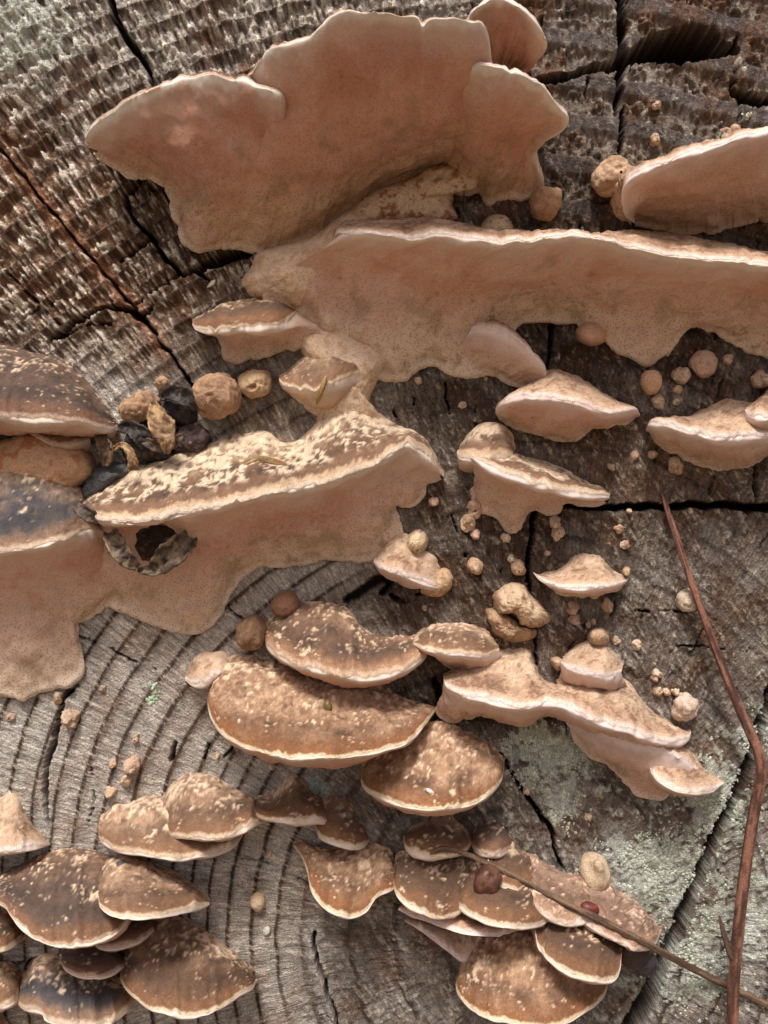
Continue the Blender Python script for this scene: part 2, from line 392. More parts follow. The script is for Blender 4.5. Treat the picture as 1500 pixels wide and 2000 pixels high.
    if (N[:, nt_ // 2] @ up).mean() < 0: N = -N; flip = True
    else: flip = False
    # distance to the rim along each section, fraction from the base
    sl = np.r_['1', np.zeros((nu, 1)), np.cumsum(np.linalg.norm(np.diff(G, axis=1), axis=2), 1)]
    e = np.abs(sl - sl[:, nt_ - 1:nt_])
    f_top = np.clip(sl / np.maximum(sl[:, nt_ - 1:nt_], 1), 0, 1)
    f_bot = np.clip((sl - sl[:, nt_ - 1:nt_]) / np.maximum(sl[:, -1:] - sl[:, nt_ - 1:nt_], 1), 0, 1)
    P = G.reshape(-1, 3); lk = LOOKS[look]
    Pt = G[:, :nt_].reshape(-1, 3); Pb = G[:, nt_ - 1:].reshape(-1, 3)
    ct, crust, zone = cap_colour(Pt, e[:, :nt_].ravel(), f_top[:, :nt_].ravel(), lk, seed, np.repeat(t, nt_))
    eb_all = np.abs(sl[:, -1:] - sl)      # distance to the lower edge
    cb = pore_colour(Pb, e[:, nt_ - 1:].ravel(), f_bot[:, nt_ - 1:].ravel(), pore, seed, eb_all[:, nt_ - 1:].ravel(), np.repeat(t, nv - nt_ + 1))
    # relief
    disp = np.zeros((nu, nv))
    lowf = fb3(P / 70, seed + 50, 2).reshape(nu, nv) * 7 + fb3(P / 24, seed + 51, 2).reshape(nu, nv) * 3.4
    disp += lowf * rough * (1 - np.exp(-e / 25))
    dt = (crust.reshape(nu, nt_) * lk.get('rel', 2.0) + fb3(Pt / 6, seed + 52, 2).reshape(nu, nt_) * 1.3 + (zone.reshape(nu, nt_) - 0.5) * 1.6 * sst(18, 40, e[:, :nt_]))
    disp[:, :nt_] += dt * rough * sst(3, 12, e[:, :nt_])
    disp[:, nt_:] += (fb3(G[:, nt_:].reshape(-1, 3) / 9, seed + 53, 2).reshape(nu, nv - nt_)) * 0.8 * sst(4, 16, e[:, nt_:])
    bt = np.zeros((nu, nv)); bt[:, nt_:] = 1
    if B_given:    # the fringe where the pore layer ends on the wood is thick, rolled and lumpy
        disp += bt * (5.0 * np.exp(-((eb_all - 8) / 7.0) ** 2) + f_bot * sst(0, 14, eb_all) * (7 * fb3(P / 38, seed + 61, 2).reshape(nu, nv) + 2.5 * fb3(P / 15, seed + 62, 2).reshape(nu, nv))) * sst(30, 60, sl[:, -1:] - sl[:, nt_ - 1:nt_])
    if len(lumps):
        kx = 1 + P[:, 1] / D   # (depth = -y)
        sx = 750 + P[:, 0] / np.maximum(kx, 0.2); sy = 1000 - P[:, 2] / np.maximum(kx, 0.2)
        for lx, ly, lr, lh in lumps:
            disp += (lh * np.exp(-((sx - lx) ** 2 + (sy - ly) ** 2) / (lr * lr))).reshape(nu, nv) * (e > 3) * (bt if lh < 0 else 1)
    wave = fb2(t / 75, t * 0 + 1.7, seed + 70, 2) * 9 + fb2(t / 30, t * 0 + 1.7, seed + 71, 2) * 3.5       # the shelf is not flat: it waves towards the margin
    fade = np.concatenate([sst(0.25, 1.0, f_top[:, :nt_]), sst(0.75, 0.0, f_bot[:, nt_:])], 1) * env[:, None]
    G = G + up * (wave[:, None] * fade * min(1, Ls / 350))[..., None]
    G = G + N * disp[..., None]
    N = grid_normals(G); N = N if flip else -N
    # keep rows at the ends from pinching normals
    F = grid_faces(nu, nt_); Fb = grid_faces(nu, nv - nt_ + 1)
    if not flip: F = F[:, ::-1]; Fb = Fb[:, ::-1]
    o1 = build_mesh(cname, (G[:, :nt_].reshape(-1, 3)) * S, F, ct, MAT_CAP, parent, N[:, :nt_].reshape(-1, 3), origin=origin)
    fb_ = f_bot[:, nt_ - 1:].ravel(); eb = e[:, nt_ - 1:].ravel()
    o2 = build_mesh(pname, (G[:, nt_ - 1:].reshape(-1, 3)) * S, Fb, cb, MAT_PORE, parent, N[:, nt_ - 1:].reshape(-1, 3),
                    attrs={"pore": sst(14, 60, eb) * (0.45 + 0.55 * sst(0.2, 0.8, fb_))}, origin=origin)
    if label: o1["label"] = label
    return o1, o2

# ------------------------------------------------------------------ a closed lump over an outline (crusts, knobs, sheets)
def lump(name, parent, origin, poly, h, base=-8, tilt=(0, 0), power=2.2, colours=(lin(204, 168, 138), lin(150, 110, 80)), mat=None, thr=0.15,
         step=3.0, rough=1.0, edge=0.0, seed=None, centre=None, noise_scale=18, pore=0.0, cells=0.0):
    _seed[0] += 5; seed = seed or _seed[0]
    p = np.array(poly, float)
    Lp = np.linalg.norm(np.diff(np.vstack([p, p[:1]]), axis=0), axis=1).sum()
    nu = int(np.clip(Lp / step, 20, 320)); bd = cr_spline(p, nu, closed=True)
    t = np.arange(nu) / nu * 2 * np.pi; Rn = Lp / (2 * np.pi)
    c = np.array(centre if centre is not None else bd.mean(0))
    dirs = bd - c; rad = np.linalg.norm(dirs, axis=1).mean()
    wv = 1 + 0.035 * rough * fb2(np.cos(t) * Rn / 14 + 40, np.sin(t) * Rn / 14 + 40, seed, 3)
    bd = c + dirs * wv[:, None]
    nr = int(np.clip(rad / step * 1.2, 7, 70))
    s = np.linspace(0, 1, nr) ** 0.8                  # 0 at the outline, 1 in the middle
    rings = c + (bd - c)[:, None, :] * (1 - s)[None, :, None]
    dep = (1 - (1 - s) ** power) ** (1 / power)
    dd = edge + (h - edge) * dep[None, :] + tilt[0] * (rings[..., 0] - c[0]) + tilt[1] * (rings[..., 1] - c[1])
    dd = np.maximum(dd, base)
    q = np.concatenate([rings, dd[..., None]], -1)
    skirt = np.concatenate([c + (bd - c) * 0.96, np.full((nu, 1), base - 4.)], 1)[:, None]
    q = np.concatenate([skirt, q], 1)
    G = to_world(q) / S
    N = grid_normals(G, True); 
    if N[:, nr // 2, 1].mean() > 0: N = -N; fl = True
    else: fl = False
    P = G.reshape(-1, 3)
    n1 = fb3(P / noise_scale, seed, 3).reshape(nu, -1); n2 = fb3(P / (noise_scale * 0.3), seed + 5, 2).reshape(nu, -1)
    disp = (n1 * 0.14 * min(rad, 45) + n2 * 1.2) * rough * np.r_[0, 0.3, np.ones(nr - 1)][None]
    if cells:
        wd, wvv = worley(P / cells, seed); wd = wd.reshape(nu, -1); disp += (0.55 - wd) * cells * 0.22
    disp[:, -1] = disp[:, -1].mean(); disp[:, -2] = 0.5 * disp[:, -2] + 0.5 * disp[:, -1]
    G = G + N * disp[..., None]
    cc = mix(colours[0][None], colours[1][None], sst(thr - 0.12, thr + 0.12, (n1 * 0.6 + n2 * 0.5).ravel()))
    cc = cc * (1 + 0.18 * n2.ravel())[:, None]
    N = grid_normals(G, True); N = -N if fl else N
    N[:, -1] = N[:, -2].mean(0) / np.linalg.norm(N[:, -2].mean(0))
    F = grid_faces(nu, nr + 1, True)
    if fl: F = F[:, ::-1]
    return build_mesh(name, G.reshape(-1, 3) * S, F, cc, mat or MAT_CAP, parent, N.reshape(-1, 3), attrs={"pore": np.full(G.shape[0] * G.shape[1], pore)}, origin=origin)

def base_of(x, y, d=0):
    return tuple(float(q) for q in to_world(np.array([x, y, d], float)))

def fungus(x, y, label, cat='bracket fungus', name='bracket_fungus', group=None):
    o = empty(name, base_of(x, y)); tag(o, label, cat, group)
    return o, base_of(x, y)

# ================================================================== the setting: ground and log
PITH = (1050.0, 1830.0)
LOG_R = 2720.0
GROUND_Z = (1000 - PITH[1] - LOG_R) * S + 0.01

def ground():
    n = 60; a = np.r_[np.linspace(0, 3, 40), np.geomspace(3.3, 600, 20)]
    th = np.linspace(0, 2 * np.pi, 97)[:-1]
    X = a[:, None] * np.cos(th); Y = a[:, None] * np.sin(th)
    Z = 0.035 * fb2(X * 1.7, Y * 1.7, 3, 3) * np.exp(-a / 40)[:, None] + GROUND_Z - 0.02
    V = np.stack([X, Y, Z], -1).transpose(1, 0, 2)
    nz = fb2(X * 9, Y * 9, 5, 3).T.ravel()
    c = mix(lin(132, 113, 93)[None], lin(160, 142, 118)[None], sst(-0.3, 0.4, nz))
    o = build_mesh("ground", V.reshape(-1, 3), grid_faces(96, len(a), True), c, MAT_LITTER)
    o["kind"] = "structure"
MAT_LITTER = attr_mat("leaf_litter", rough=0.95, spec=0.1, fine=60, fine_amt=0.4, bump=0.8, bump_scale=40, bump_dist=0.02)
ground()

CRACKS = [  # outline of each drying crack: points (x, y, half width), depth
 ([(205, -40, 6), (222, 20, 6), (240, 60, 7), (272, 105, 6), (288, 135, 4), (300, 165, 3)], 60),
 ([(-60, 215, 3), (0, 288, 4), (60, 362, 3.5), (130, 450, 3.5), (200, 532, 3.5), (270, 612, 4), (330, 690, 3.5), (388, 772, 4)], 42),
 ([(272, 352, 4), (246, 386, 5), (262, 430, 4.5), (295, 466, 6), (330, 515, 5), (352, 536, 5), (375, 528, 6), (420, 512, 13), (470, 492, 15), (520, 470, 10)], 70),
 ([(295, 466, 5), (262, 488, 5), (235, 512, 3)], 50), ([(352, 536, 4), (300, 570, 3), (255, 605, 3)], 30), ([(380, 530, 5), (410, 550, 4)], 40),
 ([(90, 668, 3), (150, 625, 5), (205, 602, 5), (250, 604, 5), (276, 618, 7), (300, 598, 4)], 55), ([(105, 662, 4), (150, 640, 4), (215, 632, 3)], 30),
 ([(1206, -50, 7), (1210, 0, 8), (1215, 60, 9), (1213, 125, 9), (1208, 180, 7), (1203, 222, 3)], 90),
 ([(1220, 205, 2.5), (1216, 240, 5), (1215, 265, 4), (1210, 300, 4)], 70),
 ([(1055, 160, 8), (1090, 153, 9), (1130, 143, 8), (1165, 130, 9), (1210, 122, 10), (1245, 108, 14), (1280, 94, 28), (1320, 88, 36), (1370, 88, 35), (1408, 94, 22), (1438, 97, 9)], 260),
 ([(1440, 70, 3), (1436, 110, 3.5), (1430, 160, 4), (1428, 185, 4)], 70), ([(1430, 182, 8), (1460, 190, 11), (1500, 196, 10), (1560, 190, 9), (1650, 200, 6)], 80), ([(1448, 190, 3.5), (1442, 240, 2.5)], 50),
 ([(1082, 600, 4), (1079, 640, 5), (1075, 690, 4), (1068, 720, 2)], 60),
 ([(960, 990, 3), (1040, 992, 5), (1090, 988, 6), (1150, 992, 6), (1230, 989, 7), (1300, 990, 8), (1400, 986, 8), (1480, 992, 9), (1580, 985, 8), (1700, 990, 7)], 80),
 ([(1044, 1000, 5), (1036, 1050, 5.5), (1030, 1100, 4), (1033, 1160, 4), (1040, 1220, 3), (1050, 1300, 3)], 60),
 ([(1545, 1260, 10.4), (1510, 1350, 10.4), (1486, 1420, 10.4), (1468, 1482, 11.7), (1440, 1545, 10.4), (1410, 1602, 10.4), (1385, 1660, 11.7), (1360, 1722, 13.0), (1335, 1790, 14.3), (1308, 1850, 14.3), (1275, 1925, 15.6), (1235, 2000, 15.6), (1190, 2100, 15.6)], 110),
 ([(975, 1470, 3), (990, 1495, 4), (1020, 1540, 4), (1045, 1582, 5), (1076, 1622, 6), (1083, 1652, 4), (1098, 1695, 3)], 55),
 ([(150, 1340, 2), (125, 1370, 4), (108, 1440, 5), (90, 1500, 6), (88, 1560, 5), (96, 1612, 4)], 50),
 ([(178, 1500, 2), (182, 1560, 2.5), (172, 1605, 3)], 22),
 ([(342, 1452, 4), (332, 1486, 5)], 40), ([(408, 1455, 4), (398, 1482, 4)], 40), ([(462, 1452, 4), (440, 1476, 3)], 36),
 ([(612, 1822, 3), (618, 1860, 5), (626, 1900, 5), (640, 1945, 4), (655, 1990, 3), (665, 2060, 3)], 50),
 ([(470, 1676, 2), (540, 1696, 3), (606, 1726, 3)], 30), ([(150, 1240, 2), (260, 1290, 2.5), (370, 1335, 2.5), (420, 1350, 2)], 24),
 ([(680, 1172, 8), (712, 1150, 10), (738, 1132, 11), (765, 1140, 8), (748, 1158, 7)], 34), ([(745, 1150, 5), (790, 1172, 6), (832, 1152, 5)], 28), ([(440, 1170, 2), (470, 1205, 3), (520, 1230, 3)], 30),
 ([(752, 770, 2), (772, 812, 3)], 30), ([(880, 1000, 2), (910, 1085, 2.5)], 26), ([(1240, 1195, 2.5), (1300, 1193, 2.5), (1380, 1195, 2)], 24), ([(1270, 1265, 3), (1350, 1262, 2.5), (1420, 1268, 2)], 24),
 ([(1470, 895, 4), (1478, 985, 5)], 50),
 ([(560, 470, 2.5), (575, 520, 3), (560, 580, 2)], 30), ([(240, 300, 2), (310, 380, 2)], 25), ([(20, 640, 2.5), (70, 600, 3), (130, 585, 2)], 25), ([(0, 520, 3), (40, 560, 3), (120, 640, 3)], 28),
 ([(0, 1880, 4), (40, 1885, 5), (80, 1870, 4)], 50), ([(850, 1330, 8), (862, 1370, 9), (850, 1410, 5)], 36),
]
_rc = random.Random(4)
for _ in range(95):   # short drying checks along the rays, right-hand side
    x, y = _rc.uniform(760, 1700), _rc.uniform(-150, 1300)
    dx, dy = PITH[0] - x, PITH[1] - y; q = math.hypot(dx, dy); ln = _rc.uniform(20, 60)
    CRACKS.append(([(x, y, 1.4), (x + dx / q * ln * .5 + _rc.uniform(-2, 2), y + dy / q * ln * .5, 2.4), (x + dx / q * ln, y + dy / q * ln, 1.2)], 26))

X0, X1, Y0, Y1 = -260, 1760, -260, 2260
PX = 2.6

def wood_fields(x, y):
    """relief (units) and albedo of the weathered cut face at grid points (flattened arrays)"""
    wx = 34 * fb2(x / 620, y / 620, 1, 1) + 3.0 * fb2(x / 110, y / 110, 2, 2)
    dx, dy = x - PITH[0], y - PITH[1]
    r0 = np.hypot(dx, dy); r = r0 + wx
    th = np.arctan2(dx, -dy)
    right = sst(640, 880, x + 0.18 * (y - 900) + 60 * fb2(x / 200, y / 200, 8, 2))
    # rays: noise long in r, short across
    def ray(k, seed, lr):
        a = fb2(r / lr, th * k, seed, 2)
        b = fb2(r / lr, th * k * 2.6, seed + 3, 2)
        return mix(a[:, None], b[:, None], sst(500, 1150, r0))[:, 0]
    ray1 = ray(48, 20, 70.0); ray2 = ray(125, 27, 24.0)
    # growth rings, left (fine) and right (wide)
    spl = 47.0; spr = 88.0
    jl = r / spl + 0.05 * fb2(th * 14, r / 120, 31, 2) + 0.3 * fb2(r / 150, th * 0.6, 34, 1) ; tl = jl - np.floor(jl)
    jr = (r + 0.08 * dx) / spr + 0.09 * fb2(th * 9, r / 200, 33, 2) + 0.3 * fb2(r / 220, th * 0.6, 35, 1); tr = jr - np.floor(jr)
    late_l = sst(0.55, 0.9, tl) * sst(1.0, 0.93, tl)
    late_r = sst(0.42, 0.62, tr) * sst(1.0, 0.9, tr)
    topl = sst(880, 640, y + 0.35 * x) * (1 - right)        # torn fibres, upper left
    topr = sst(760, 520, y) * right
    lowl = sst(1000, 1250, y) * (1 - right)
    n4 = fb2(x / 5.2, y / 5.2, 40, 2); n9 = fb2(x / 10, y / 10, 41, 2); n20 = fb2(x / 22, y / 22, 42, 3); n60 = fb2(x / 70, y / 70, 43, 3)
    n300 = fb2(x / 320, y / 320, 44, 2)
    # slanted saw marks, right
    sa = math.radians(57); u_ = x * math.cos(sa) + y * math.sin(sa); v_ = -x * math.sin(sa) + y * math.cos(sa)
    saw = fb2(u_ / 38 + 0.8 * n60, v_ / 5.5 + 1.5 * n60, 46, 3)
    rough = 0.42 + 0.9 * topl + 0.5 * right + 0.7 * topr * (1 - late_r)
    h = 9 * n300 + 3.5 * n60
    h += (1 - right) * ((late_l - 0.4) * (6.0 + 10 * topl) * (0.7 + 0.5 * n60) - 4.0 * lowl * sst(0.8, 0.9, tl) * sst(1.0, 0.95, tl))
    h += right * ((late_r - 0.4) * (5 + 5 * topr))
    h += rough * (3.4 * ray1 * (1 - 0.6 * right) + 2.6 * ray2 + 1.9 * n9 + 2.6 * n20 + 1.1 * n4)
    h += right * 2.8 * saw * (1 - topr * 0.7)
    strands = sst(0.12, 0.55, ray2 + 0.5 * n9)
    h += topl * 5.5 * strands * (0.4 + 0.6 * (1 - late_l)) + topr * (1 - late_r) * 5.5 * sst(0.1, 0.5, n9 + 0.6 * n20)
    # ---- albedo
    grey = lin(190, 182, 172); brown = lin(146, 110, 82); dark = lin(82, 64, 52); slate = lin(98, 90, 88); rust = lin(142, 96, 64)
    cream = lin(226, 214, 196); umber = lin(110, 90, 74)
    warm = np.clip(0.12 + 0.95 * topl * sst(150, 420, y + 0.2 * x) + 0.35 * n60 + 0.25 * n300, 0, 1)
    c = mix(grey[None], brown[None], warm)
    c = mix(c, umber[None], right * np.clip(0.72 + 0.5 * n60 - 0.35 * sst(1350, 1700, y), 0, 1))
    c = mix(c, dark[None], ((1 - right) * (late_l * (0.42 + 0.12 * lowl + 0.42 * topl) * (0.85 + 0.5 * n20) + (0.75 * lowl + 0.3) * sst(0.76, 0.88, tl) * sst(1.0, 0.95, tl))).clip(0, 1))
    c = mix(c, dark[None], right * 0.75 * sst(0.8, 0.9, tr) * sst(1.0, 0.96, tr))
    c = mix(c, slate[None], (right * late_r * (0.3 + 0.55 * topr)).clip(0, 1))
    c = mix(c, dark[None], (right * (1 - late_r) * (0.5 + 0.25 * topr) * sst(-0.3, 0.4, n20 + 0.4 * n9)).clip(0, 1))
    c = mix(c, rust[None], np.clip(sst(0.12, 0.5, n60 + 0.25 * n9) * (0.22 + 0.5 * topl + 0.25 * topr), 0, 1) * 0.8)
    c = mix(c, cream[None], np.clip((strands * topl * 0.95 * (1 - 0.92 * late_l) + (1 - right) * 0.42 * sst(0.15, 0.55, ray2 + 0.4 * n4)
                                      + right * 0.42 * sst(0.18, 0.65, saw * 0.75 + n4 * 0.55 + 0.35 * n20) * (1 - 0.5 * late_r * topr)), 0, 0.9))
    c = mix(c, dark[None], np.clip(sst(0.12, 0.5, -ray2 + 0.5 * n4) * (0.55 * topl + 0.32) + right * 0.4 * sst(0.15, 0.5, -saw + 0.5 * n9), 0, 0.85))
    # darker, moist decayed wood around and below the fungi, bracket shade painted in
    damp_shade = np.zeros_like(x)
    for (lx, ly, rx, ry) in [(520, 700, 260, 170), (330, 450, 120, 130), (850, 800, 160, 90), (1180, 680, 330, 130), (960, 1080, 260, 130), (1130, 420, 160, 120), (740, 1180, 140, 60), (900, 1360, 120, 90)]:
        damp_shade = np.maximum(damp_shade, np.exp(-(((x - lx) / rx) ** 2 + ((y - ly) / ry) ** 2) ** 1.5))
    c = mix(c, c * np.array([0.50, 0.46, 0.42]), np.clip(damp_shade * 1.1 + 0.5 * n60 * damp_shade, 0, 0.9))
    # pale grey-green lichen film where it grows: lower right beside the big crack, below the pale shelf, top-left corner
    lich = np.zeros_like(x)
    for (lx, ly, rx, ry, a_) in [(1290, 1700, 150, 110, 1.0), (1400, 1560, 90, 110, 1.0), (1330, 1880, 110, 110, .9), (1480, 1440, 60, 80, .9), (1060, 1470, 110, 70, 1.0),
                                 (1100, 1560, 50, 60, .9), (30, 60, 170, 130, .75), (1440, 1800, 110, 160, .8), (1150, 1900, 110, 110, .5), (620, 1540, 40, 24, .6), (290, 1355, 16, 16, .0)]:
        lich = np.maximum(lich, a_ * np.exp(-(((x - lx) / rx) ** 2 + ((y - ly) / ry) ** 2)))
    lm = sst(0.42, 0.62, lich + 0.55 * n20 + 0.45 * n9 - 0.06)
    c = mix(c, mix(lin(212, 215, 203)[None], lin(188, 191, 174)[None], sst(-.3, .3, n60 + n9)), lm * 0.8)
    h += lm * (1.2 + 1.3 * np.maximum(n4, 0))
    c = c * np.clip(1 + (0.34 - 0.16 * lowl) * n4 + (0.24 - 0.1 * lowl) * n9 + 0.22 * ray1, 0.3, 1.7)[:, None]
    return h, c

def carve(x2, y2, h2, c2):
    ny, nx = h2.shape
    for ci, (pts, depth) in enumerate(CRACKS):
        q = cr_spline(np.array(pts, float), max(8, int(np.linalg.norm(np.diff(np.array(pts)[:, :2], axis=0), axis=1).sum() / 3)))
        m = q[:, 2].max() * 1.6 + 10
        i0 = max(0, int((q[:, 0].min() - m - X0) / PX)); i1 = min(nx, int((q[:, 0].max() + m - X0) / PX) + 2)
        j0 = max(0, int((q[:, 1].min() - m - Y0) / PX)); j1 = min(ny, int((q[:, 1].max() + m - Y0) / PX) + 2)
        if i1 <= i0 or j1 <= j0: continue
        xs, ys = x2[j0:j1, i0:i1], y2[j0:j1, i0:i1]
        xx = xs + 5 * fb2(xs / 26, ys / 26, 60, 3) + 1.6 * vn2(xs / 5, ys / 5, 62); yy = ys + 5 * fb2(xs / 26, ys / 26, 61, 3) + 1.6 * vn2(xs / 5, ys / 5, 63)
        best = np.full(xs.shape, 1e9); wd = np.ones(xs.shape)
        for px, py, hw in q:
            dd = (xx - px) ** 2 + (yy - py) ** 2; b = dd < best
            best = np.where(b, dd, best); wd = np.where(b, hw, wd)
        dist = np.sqrt(best); wd = np.maximum(wd, 2.0)
        k = np.where(wd > 12, sst(1.0, 0.78, dist / (wd * 1.05)), sst(1.0, 0.35, dist / (wd * 1.1))); kc = sst(1.12, 0.85, dist / (wd * 1.05))
        if depth < 32: k = k * sst(-0.35, 0.25, fb2(xs / 16, ys / 16, 66, 2))
        h2[j0:j1, i0:i1] -= depth * k
        # slightly raised, bleached lips along the crack
        lipm = np.exp(-((dist - wd * 1.7) / (wd * 0.7 + 2)) ** 2)
        h2[j0:j1, i0:i1] += 1.4 * lipm
        c2[j0:j1, i0:i1] = mix(c2[j0:j1, i0:i1], (lin(22, 16, 13) if depth > 200 else lin(44, 32, 26))[None, None], np.maximum(k, kc * (depth > 50)) * 0.9)  # rotten brown walls, with the shade of the recess painted into their colour
        if ci == 1:
            sm = np.exp(-((dist - 9) / 7) ** 2) * (xs < 330)
            c2[j0:j1, i0:i1] = mix(c2[j0:j1, i0:i1], lin(196, 132, 92)[None, None], sm * 0.45)

def log():
    xs = np.arange(X0, X1 + PX, PX); ys = np.arange(Y0, Y1 + PX, PX)
    x2, y2 = np.meshgrid(xs, ys)
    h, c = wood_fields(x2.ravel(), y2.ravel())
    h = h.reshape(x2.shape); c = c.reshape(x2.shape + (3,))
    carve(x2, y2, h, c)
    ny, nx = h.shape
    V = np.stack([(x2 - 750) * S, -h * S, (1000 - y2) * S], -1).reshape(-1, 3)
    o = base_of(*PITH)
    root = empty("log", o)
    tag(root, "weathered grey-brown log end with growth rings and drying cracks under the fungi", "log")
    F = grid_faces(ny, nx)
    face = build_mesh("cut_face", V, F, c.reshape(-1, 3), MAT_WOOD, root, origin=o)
    # the rest of the cut, out to the bark
    jj, ii = [], []
    ii += list(range(nx)); jj += [0] * nx
    jj += list(range(1, ny)); ii += [nx - 1] * (ny - 1)
    ii += list(range(nx - 2, -1, -1)); jj += [ny - 1] * (nx - 1)
    jj += list(range(ny - 2, 0, -1)); ii += [0] * (ny - 2)
    jj = np.array(jj[::4]); ii = np.array(ii[::4])
    bx, by = x2[jj, ii], y2[jj, ii]; bh = h[jj, ii]
    ang = np.arctan2(by - PITH[1], bx - PITH[0]); wob = 1 + 0.02 * fb2(np.cos(ang) * 3, np.sin(ang) * 3, 5, 2)
    cx, cy = PITH[0] + LOG_R * wob * np.cos(ang), PITH[1] + LOG_R * wob * np.sin(ang)
    t = np.linspace(0, 1, 70)
    gx = bx[:, None] * (1 - t) + cx[:, None] * t; gy = by[:, None] * (1 - t) + cy[:, None] * t
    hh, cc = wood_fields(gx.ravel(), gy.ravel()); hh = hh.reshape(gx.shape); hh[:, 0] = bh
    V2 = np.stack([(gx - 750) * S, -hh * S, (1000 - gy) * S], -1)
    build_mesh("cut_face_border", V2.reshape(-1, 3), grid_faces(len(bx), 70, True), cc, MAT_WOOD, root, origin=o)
    # bark
    yb = np.linspace(0, 1.4, 60)
    n_ = fb2(np.cos(ang)[:, None] * 30 + 0 * yb, yb[None] * 8 + 0 * ang[:, None], 71, 3)
    rr = 1 + 0.012 * n_ * np.minimum(1, yb[None] * 20)
    bxw = (PITH[0] + (cx - PITH[0])[:, None] * rr - 750) * S; bzw = (1000 - PITH[1] - (cy - PITH[1])[:, None] * rr) * S
    yy = yb[None] + 0 * bxw; yy = yy.copy(); yy[:, 0] = -hh[:, -1] * S
    Vb = np.stack([bxw, yy, bzw], -1)
    cb = mix(lin(96, 76, 60)[None], lin(140, 120, 100)[None], sst(-0.3, 0.4, n_.ravel()))
    build_mesh("bark", Vb.reshape(-1, 3), grid_faces(len(bx), 60, True), cb, MAT_WOOD, root, origin=o)
    return h
WOOD_H = log()
def wood_h(x, y):
    j = int(np.clip((y - Y0) / PX, 0, WOOD_H.shape[0] - 1)); i = int(np.clip((x - X0) / PX, 0, WOOD_H.shape[1] - 1))
    return float(np.median(WOOD_H[max(0, j - 2):j + 3, max(0, i - 2):i + 3]))

# ================================================================== the bracket fungi
def with_ends(c, a, b): return [a] + list(c) + [b]

def F(x, y, label, lobes, **kw):
    o, og = fungus(x, y, label, **kw)
    for L in lobes: lobe(o, og, **L)
    return o, og

# --- the great shelf at the top, seen from below: several lobes grown together
top_shelf, og = F(640, 430, "largest pinkish-tan shelf fungus, broad pore underside, lobed grey-white edge, above all others", [
    # main middle lobe
    dict(R=[(470, 168, 190), (492, 140, 235), (520, 108, 280), (552, 92, 310), (605, 70, 335), (650, 42, 350), (690, 22, 360), (730, 17, 365), (775, 24, 365), (812, 32, 362), (825, 45, 360), (840, 30, 360), (880, 30, 345), (915, 40, 330), (940, 50, 310), (955, 75, 270), (960, 120, 200)],
         M=[[(480, 330, 150), (560, 300, 190), (650, 270, 205), (760, 260, 205), (860, 255, 190), (940, 260, 150), (985, 280, 110)]],
         B=[(400, 470, 0), (440, 482, 0), (500, 498, 0), (560, 490, 4), (620, 460, 6), (680, 415, 8), (740, 372, 10), (800, 345, 12), (870, 328, 14), (930, 335, 10), (1000, 350, 0)],
         lip=11, slope=0.12, look='dark', pore=PORE_TOP, lumps=[(560, 210, 26, -10), (590, 280, 60, 8), (885, 190, 30, -10)], wob=1.3),
    # left wing
    dict(R=[(172, 282, 92), (166, 264, 100), (182, 240, 112), (215, 218, 130), (262, 193, 160), (322, 166, 195), (385, 152, 225), (445, 152, 250), (500, 164, 262), (546, 184, 262), (560, 205, 230), (580, 250, 190)],
         M=[[(190, 300, 60), (225, 305, 70), (270, 300, 95), (330, 310, 120), (400, 320, 145), (470, 320, 160), (560, 310, 172), (610, 300, 168)]],
         B=[(182, 298, 40), (215, 325, 28), (262, 350, 22), (300, 352, 20), (328, 368, 12), (342, 402, 2), (352, 440, 2), (362, 474, 2), (392, 490, 2), (430, 484, 2), (470, 482, 0), (520, 480, 0), (590, 440, 40)],
         lip=11, slope=0.10, look='dark', pore=PORE_TOP, lumps=[(395, 470, 30, 10), (350, 420, 22, 6)], wob=1.2),
    # right lobe
    dict(R=[(868, 200, 170), (893, 140, 255), (920, 126, 275), (960, 122, 285), (1000, 130, 285), (1040, 152, 270), (1078, 182, 235), (1103, 210, 195), (1109, 228, 170), (1096, 250, 140), (1060, 268, 100), (1046, 290, 72), (1053, 322, 52), (1062, 350, 34), (1062, 368, 20)],
         M=[[(868, 270, 105), (896, 255, 160), (940, 235, 205), (985, 232, 205), (1020, 240, 180), (1042, 256, 130), (1040, 270, 105), (1030, 290, 80), (1040, 330, 45), (1050, 360, 18)]],
         B=[(850, 330, -14), (880, 372, 0), (905, 378, 4), (935, 374, 2), (944, 396, 2), (955, 404, 2), (985, 392, 2), (1020, 390, 2), (1048, 378, 2), (1060, 370, 0)],
         lip=10, slope=0.10, look='pale', pore=PORE_TOP, lumps=[(1010, 350, 30, 4), (900, 320, 30, -5)]),
    # small lobe behind
    dict(R=[(905, 60, 170), (922, 24, 195), (945, 4, 210), (975, -6, 215), (1005, 2, 210), (1035, 26, 195), (1058, 54, 175), (1068, 74, 150), (1060, 88, 120), (1030, 96, 95), (1008, 118, 60)],
         B=[(900, 180, 20), (930, 175, 20), (960, 170, 10), (985, 160, 0), (1000, 150, 0), (1006, 135, 0), (1008, 122, 0)],
         lip=9, slope=0.08, look='pale', pore=PORE_TOP)])
